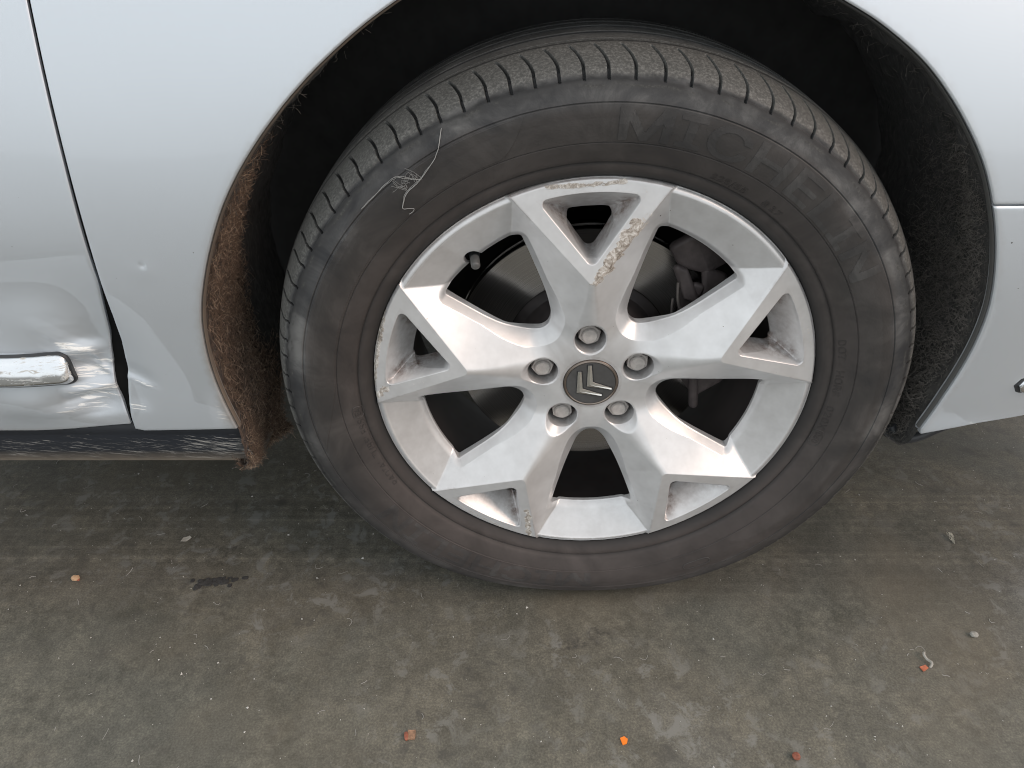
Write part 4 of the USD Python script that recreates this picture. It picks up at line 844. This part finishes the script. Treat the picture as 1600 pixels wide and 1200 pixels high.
# ------------------------------------------------------------------ cobweb on the tyre
WEB = simple('cobweb_silk', (0.27, 0.27, 0.26), 0.8, var=0.2)
wb = xform('cobweb', (0, 0, HUB), label='torn strand of dusty cobweb hanging across the tyre sidewall at upper left', category='cobweb')
def webp(L, off=.0012):
    P = []
    for a, r in L:
        t = math.radians(a); P.append([r / 1000 * math.cos(t), side_y(np.array(r), np.array(t)) / 1000 - off, r / 1000 * math.sin(t)])
    return catmull(np.array(P), 8)
def jit(P, s, seed):
    g = np.random.default_rng(seed); n = len(P); q = np.cumsum(g.normal(0, s, (n, 3)), 0); q -= np.linspace(0, 1, n)[:, None] * q[-1]; return P + q
main = [(116.6, 313.6), (119.0, 298.2), (121.5, 291.5), (124.6, 286.4), (127.5, 285.1), (130.0, 278.4)]
obj('main_strand', cat([tube(jit(webp(main), .00012, 1), np.linspace(.00022, .00045, 41), 6), tube(jit(webp(main, .0016), .0002, 2), .00018, 5)]), WEB, wb)
obj('hanging_curl', tube(webp([(130.0, 278.4), (129.9, 276.5), (129.0, 273.4), (128.6, 271.0), (129.2, 269.6), (130.0, 270.0)], .002), .00026, 6), WEB, wb)
side = [(124.0, 288), (124.8, 291.2), (126.0, 297.0), (127.1, 301.3), (129.0, 302.0), (131.5, 301.9), (135.5, 302.4)]
obj('side_strand', cat([tube(jit(webp(side), .00018, s), .00016, 5) for s in (3, 4, 5)]), WEB, wb)
fz = []
for s in range(14):
    g = np.random.default_rng(100 + s); a = g.uniform(123.5, 127.2); fz.append(tube(jit(webp([(a, 287 + g.uniform(-1, 8)), (a + g.uniform(.3, 1.2), 292 + g.uniform(-4, 8)), (a + g.uniform(.5, 2.2), 298 + g.uniform(-6, 5))]), .0002, 50 + s), .00010, 4))
obj('fine_threads', cat(fz), WEB, wb, kind='stuff')

# ------------------------------------------------------------------ litter on the floor
def chip(sx, sy, sz, seed, n=3):
    m = trimesh.creation.icosphere(subdivisions=n); v = m.vertices.copy()
    v = v * (1 + .55 * (meshkit.fbm(v * 1.6 + seed * 7.3, 3, seed)[:, None] - .5)); v = np.sign(v) * np.abs(v) ** .75
    m.vertices = v * [sx, sy, sz]; m.vertices[:, 2] -= m.vertices[:, 2].min(); return m
def flake(pts, t, curl=0.0):
    p = Polygon(pts).buffer(0); m = trimesh.creation.extrude_polygon(p, t, engine='earcut')
    v, f_ = trimesh.remesh.subdivide_to_size(m.vertices, m.faces, .0025); v = v.copy(); v[:, 2] += curl * (v[:, 0] ** 2 + .4 * v[:, 1] ** 2); return trimesh.Trimesh(v, f_, process=False)
OR = simple('orange_chip', (0.78, 0.19, 0.015), 0.45, var=0.12, scale=200); TAN = simple('tan_chip', (0.42, 0.27, 0.16), 0.7, var=0.3, scale=300)
RUST = simple('rust_chip', (0.22, 0.070, 0.040), 0.7, var=0.35, scale=250); PALE = simple('pale_chip', (0.30, 0.285, 0.25), 0.7, var=0.2, scale=250); BRN = simple('brown_chip', (0.24, 0.14, 0.085), 0.75, var=0.4, scale=300)
FLUFF = simple('pale_fluff', (0.38, 0.36, 0.30), 0.9, var=0.2); GREYP = simple('grey_pebble', (0.27, 0.26, 0.23), 0.8, var=0.3, scale=300)
def item(name, x, y, rz, label, category, parts_):
    p = xform(name, (x / 1000, y / 1000, .0003), rotz=rz, label=label, category=category)
    for nm, m, mt in parts_: obj(nm, m, mt, p, smooth=35)
item('paint_chip', -559, 92, 20, 'pale grey curled paint chip on the floor below the door', 'chip', [('flake', flake([(-.007, -.003), (.0, -.0045), (.0075, -.001), (.005, .004), (-.004, .0035)], .0008, 30), PALE)])
item('brick_crumb', -682, 19, 0, 'tan and orange crumb farthest left on the floor', 'crumb', [('crumb', chip(.0055, .0040, .0030, 3), TAN), ('fragment', (lambda m: (m.apply_translation((.004, -.002, 0)), m)[1])(chip(.0020, .0016, .0014, 4)), RUST)])
item('wood_chip', -198, -197, 10, 'brown chip with a rust red side, left of the bright orange chip', 'chip', [('flake', flake([(-.004, -.005), (.004, -.0055), (.0055, .004), (-.003, .0055)], .0025, 20), BRN), ('red_side', (lambda m: (m.apply_translation((-.0052, -.001, 0)), m)[1])(chip(.0022, .0048, .0022, 6)), RUST)])
item('orange_chip', 36, -202, 30, 'bright orange plastic chip near the bottom middle of the floor', 'chip', [('flake', flake([(-.004, -.0035), (.001, -.0042), (.0045, -.001), (.003, .0035), (-.002, .0042)], .0015, 25), OR)])
item('rust_pebble', 218, -219, 0, 'small round rust brown pebble at the bottom edge of the floor', 'pebble', [('pebble', chip(.0042, .0038, .0028, 9), RUST)])
item('orange_fragment', 402, -112, 40, 'small orange-red fragment lying beside a pale curled scrap', 'fragment', [('flake', flake([(-.005, -.002), (.004, -.0035), (.005, .001), (-.002, .004)], .0012, 40), simple('red_orange_chip', (0.40, 0.12, 0.06), 0.6, var=0.25, scale=250))])
item('curled_scrap', 411, -102, 0, 'pale grey curled scrap touching the orange-red fragment', 'scrap', [('scrap', tube(catmull(np.array([(-.002, -.010, .002), (.002, -.005, .004), (-.001, .001, .003), (-.003, .006, .005), (.000, .010, .003)]), 5), np.array([.0006] + [.0015] * 19 + [.0008]), 8), PALE)])
item('grey_pebble', 484, -66, 0, 'small pale grey pebble on the floor at right below the bumper', 'pebble', [('pebble', chip(.0046, .0036, .0026, 12), GREYP)])
g = np.random.default_rng(21)
fl = [tube(jit(np.array([np.array([0, 0, .001]) + t * np.array([g.normal(0, .003), .016 + g.normal(0, .003), .003 + abs(g.normal(0, .002))]) for t in np.linspace(0, 1, 8)]), .0004, 300 + i), .00026, 4) for i in range(11)]
item('fluff_tuft', 534, 85, 0, 'tuft of pale feathery fluff on the floor right of the tyre', 'fluff', [('tuft', cat(fl), FLUFF)])
p = xform('liner_flake', (.366, .045, HUB + .190), label='tiny red flake caught in the black felt of the right wheel arch', category='flake'); obj('flake', chip(.0034, .0016, .0016, 15, 2), RUST, p)
# dark scraps of rubber on the floor
RUB = simple('rubber_crumb_black', (0.022, 0.021, 0.020), 0.85, var=0.4, scale=200)
g = np.random.default_rng(5); ms = []
for i in range(46):
    c = chip(*(g.uniform(.0012, .0045, 2)), g.uniform(.0004, .0010), 30 + i, 2); c.apply_translation((g.normal(0, .017), g.normal(0, .0035), 0)); ms.append(c)
p = xform('rubber_crumbs', (-.492, .014, .0002), rotz=8, label='smear of black rubber crumbs on the floor below the sill end', category='rubber crumbs', kind='stuff'); obj('crumbs', cat(ms), RUB, p, kind='stuff')
# dust, lint
g = np.random.default_rng(11); ms = []
for i in range(1700):
    x, y = g.uniform(-1.0, 1.0), g.uniform(-.42, .75); s = g.choice([.0005, .0007, .0010, .0015], p=[.5, .3, .15, .05])
    v = np.array([[1, .2, 0], [-.4, .9, .2], [-.7, -.6, 0], [.3, -.8, .3], [0, 0, .7]]) * s * (1 + .4 * g.normal(size=(5, 1))); a = g.uniform(0, 6.28)
    v[:, :2] = rot(v[:, :2], a); v[:, 2] = np.abs(v[:, 2]); ms.append(trimesh.Trimesh(v + [x, y, .0003], [[0, 1, 4], [1, 2, 4], [2, 3, 4], [3, 0, 4]], process=False))
obj('dust_specks', cat(ms), simple('dust_pale', (0.42, 0.41, 0.38), 0.9, var=0.3, scale=900), smooth=False, kind='stuff', label='tiny pale specks of grit scattered over the whole floor', category='grit')
ms = []
for i in range(170):
    x, y = g.uniform(-.9, .9), g.uniform(-.40, .3); a = g.uniform(0, 6.28); L = g.uniform(.003, .014); t = np.linspace(-1, 1, 6); k = g.normal(0, .5)
    q = np.stack([t * L / 2, k * L * t * t / 2, .0006 + 0 * t], 1); q[:, :2] = rot(q[:, :2], a); ms.append(tube(q + [x, y, 0], g.uniform(.00012, .00028), 4))
obj('lint_hairs', cat(ms), simple('lint_pale', (0.36, 0.35, 0.33), 0.9, var=0.2), smooth=False, kind='stuff', label='short pale hairs of lint scattered over the whole floor', category='lint')
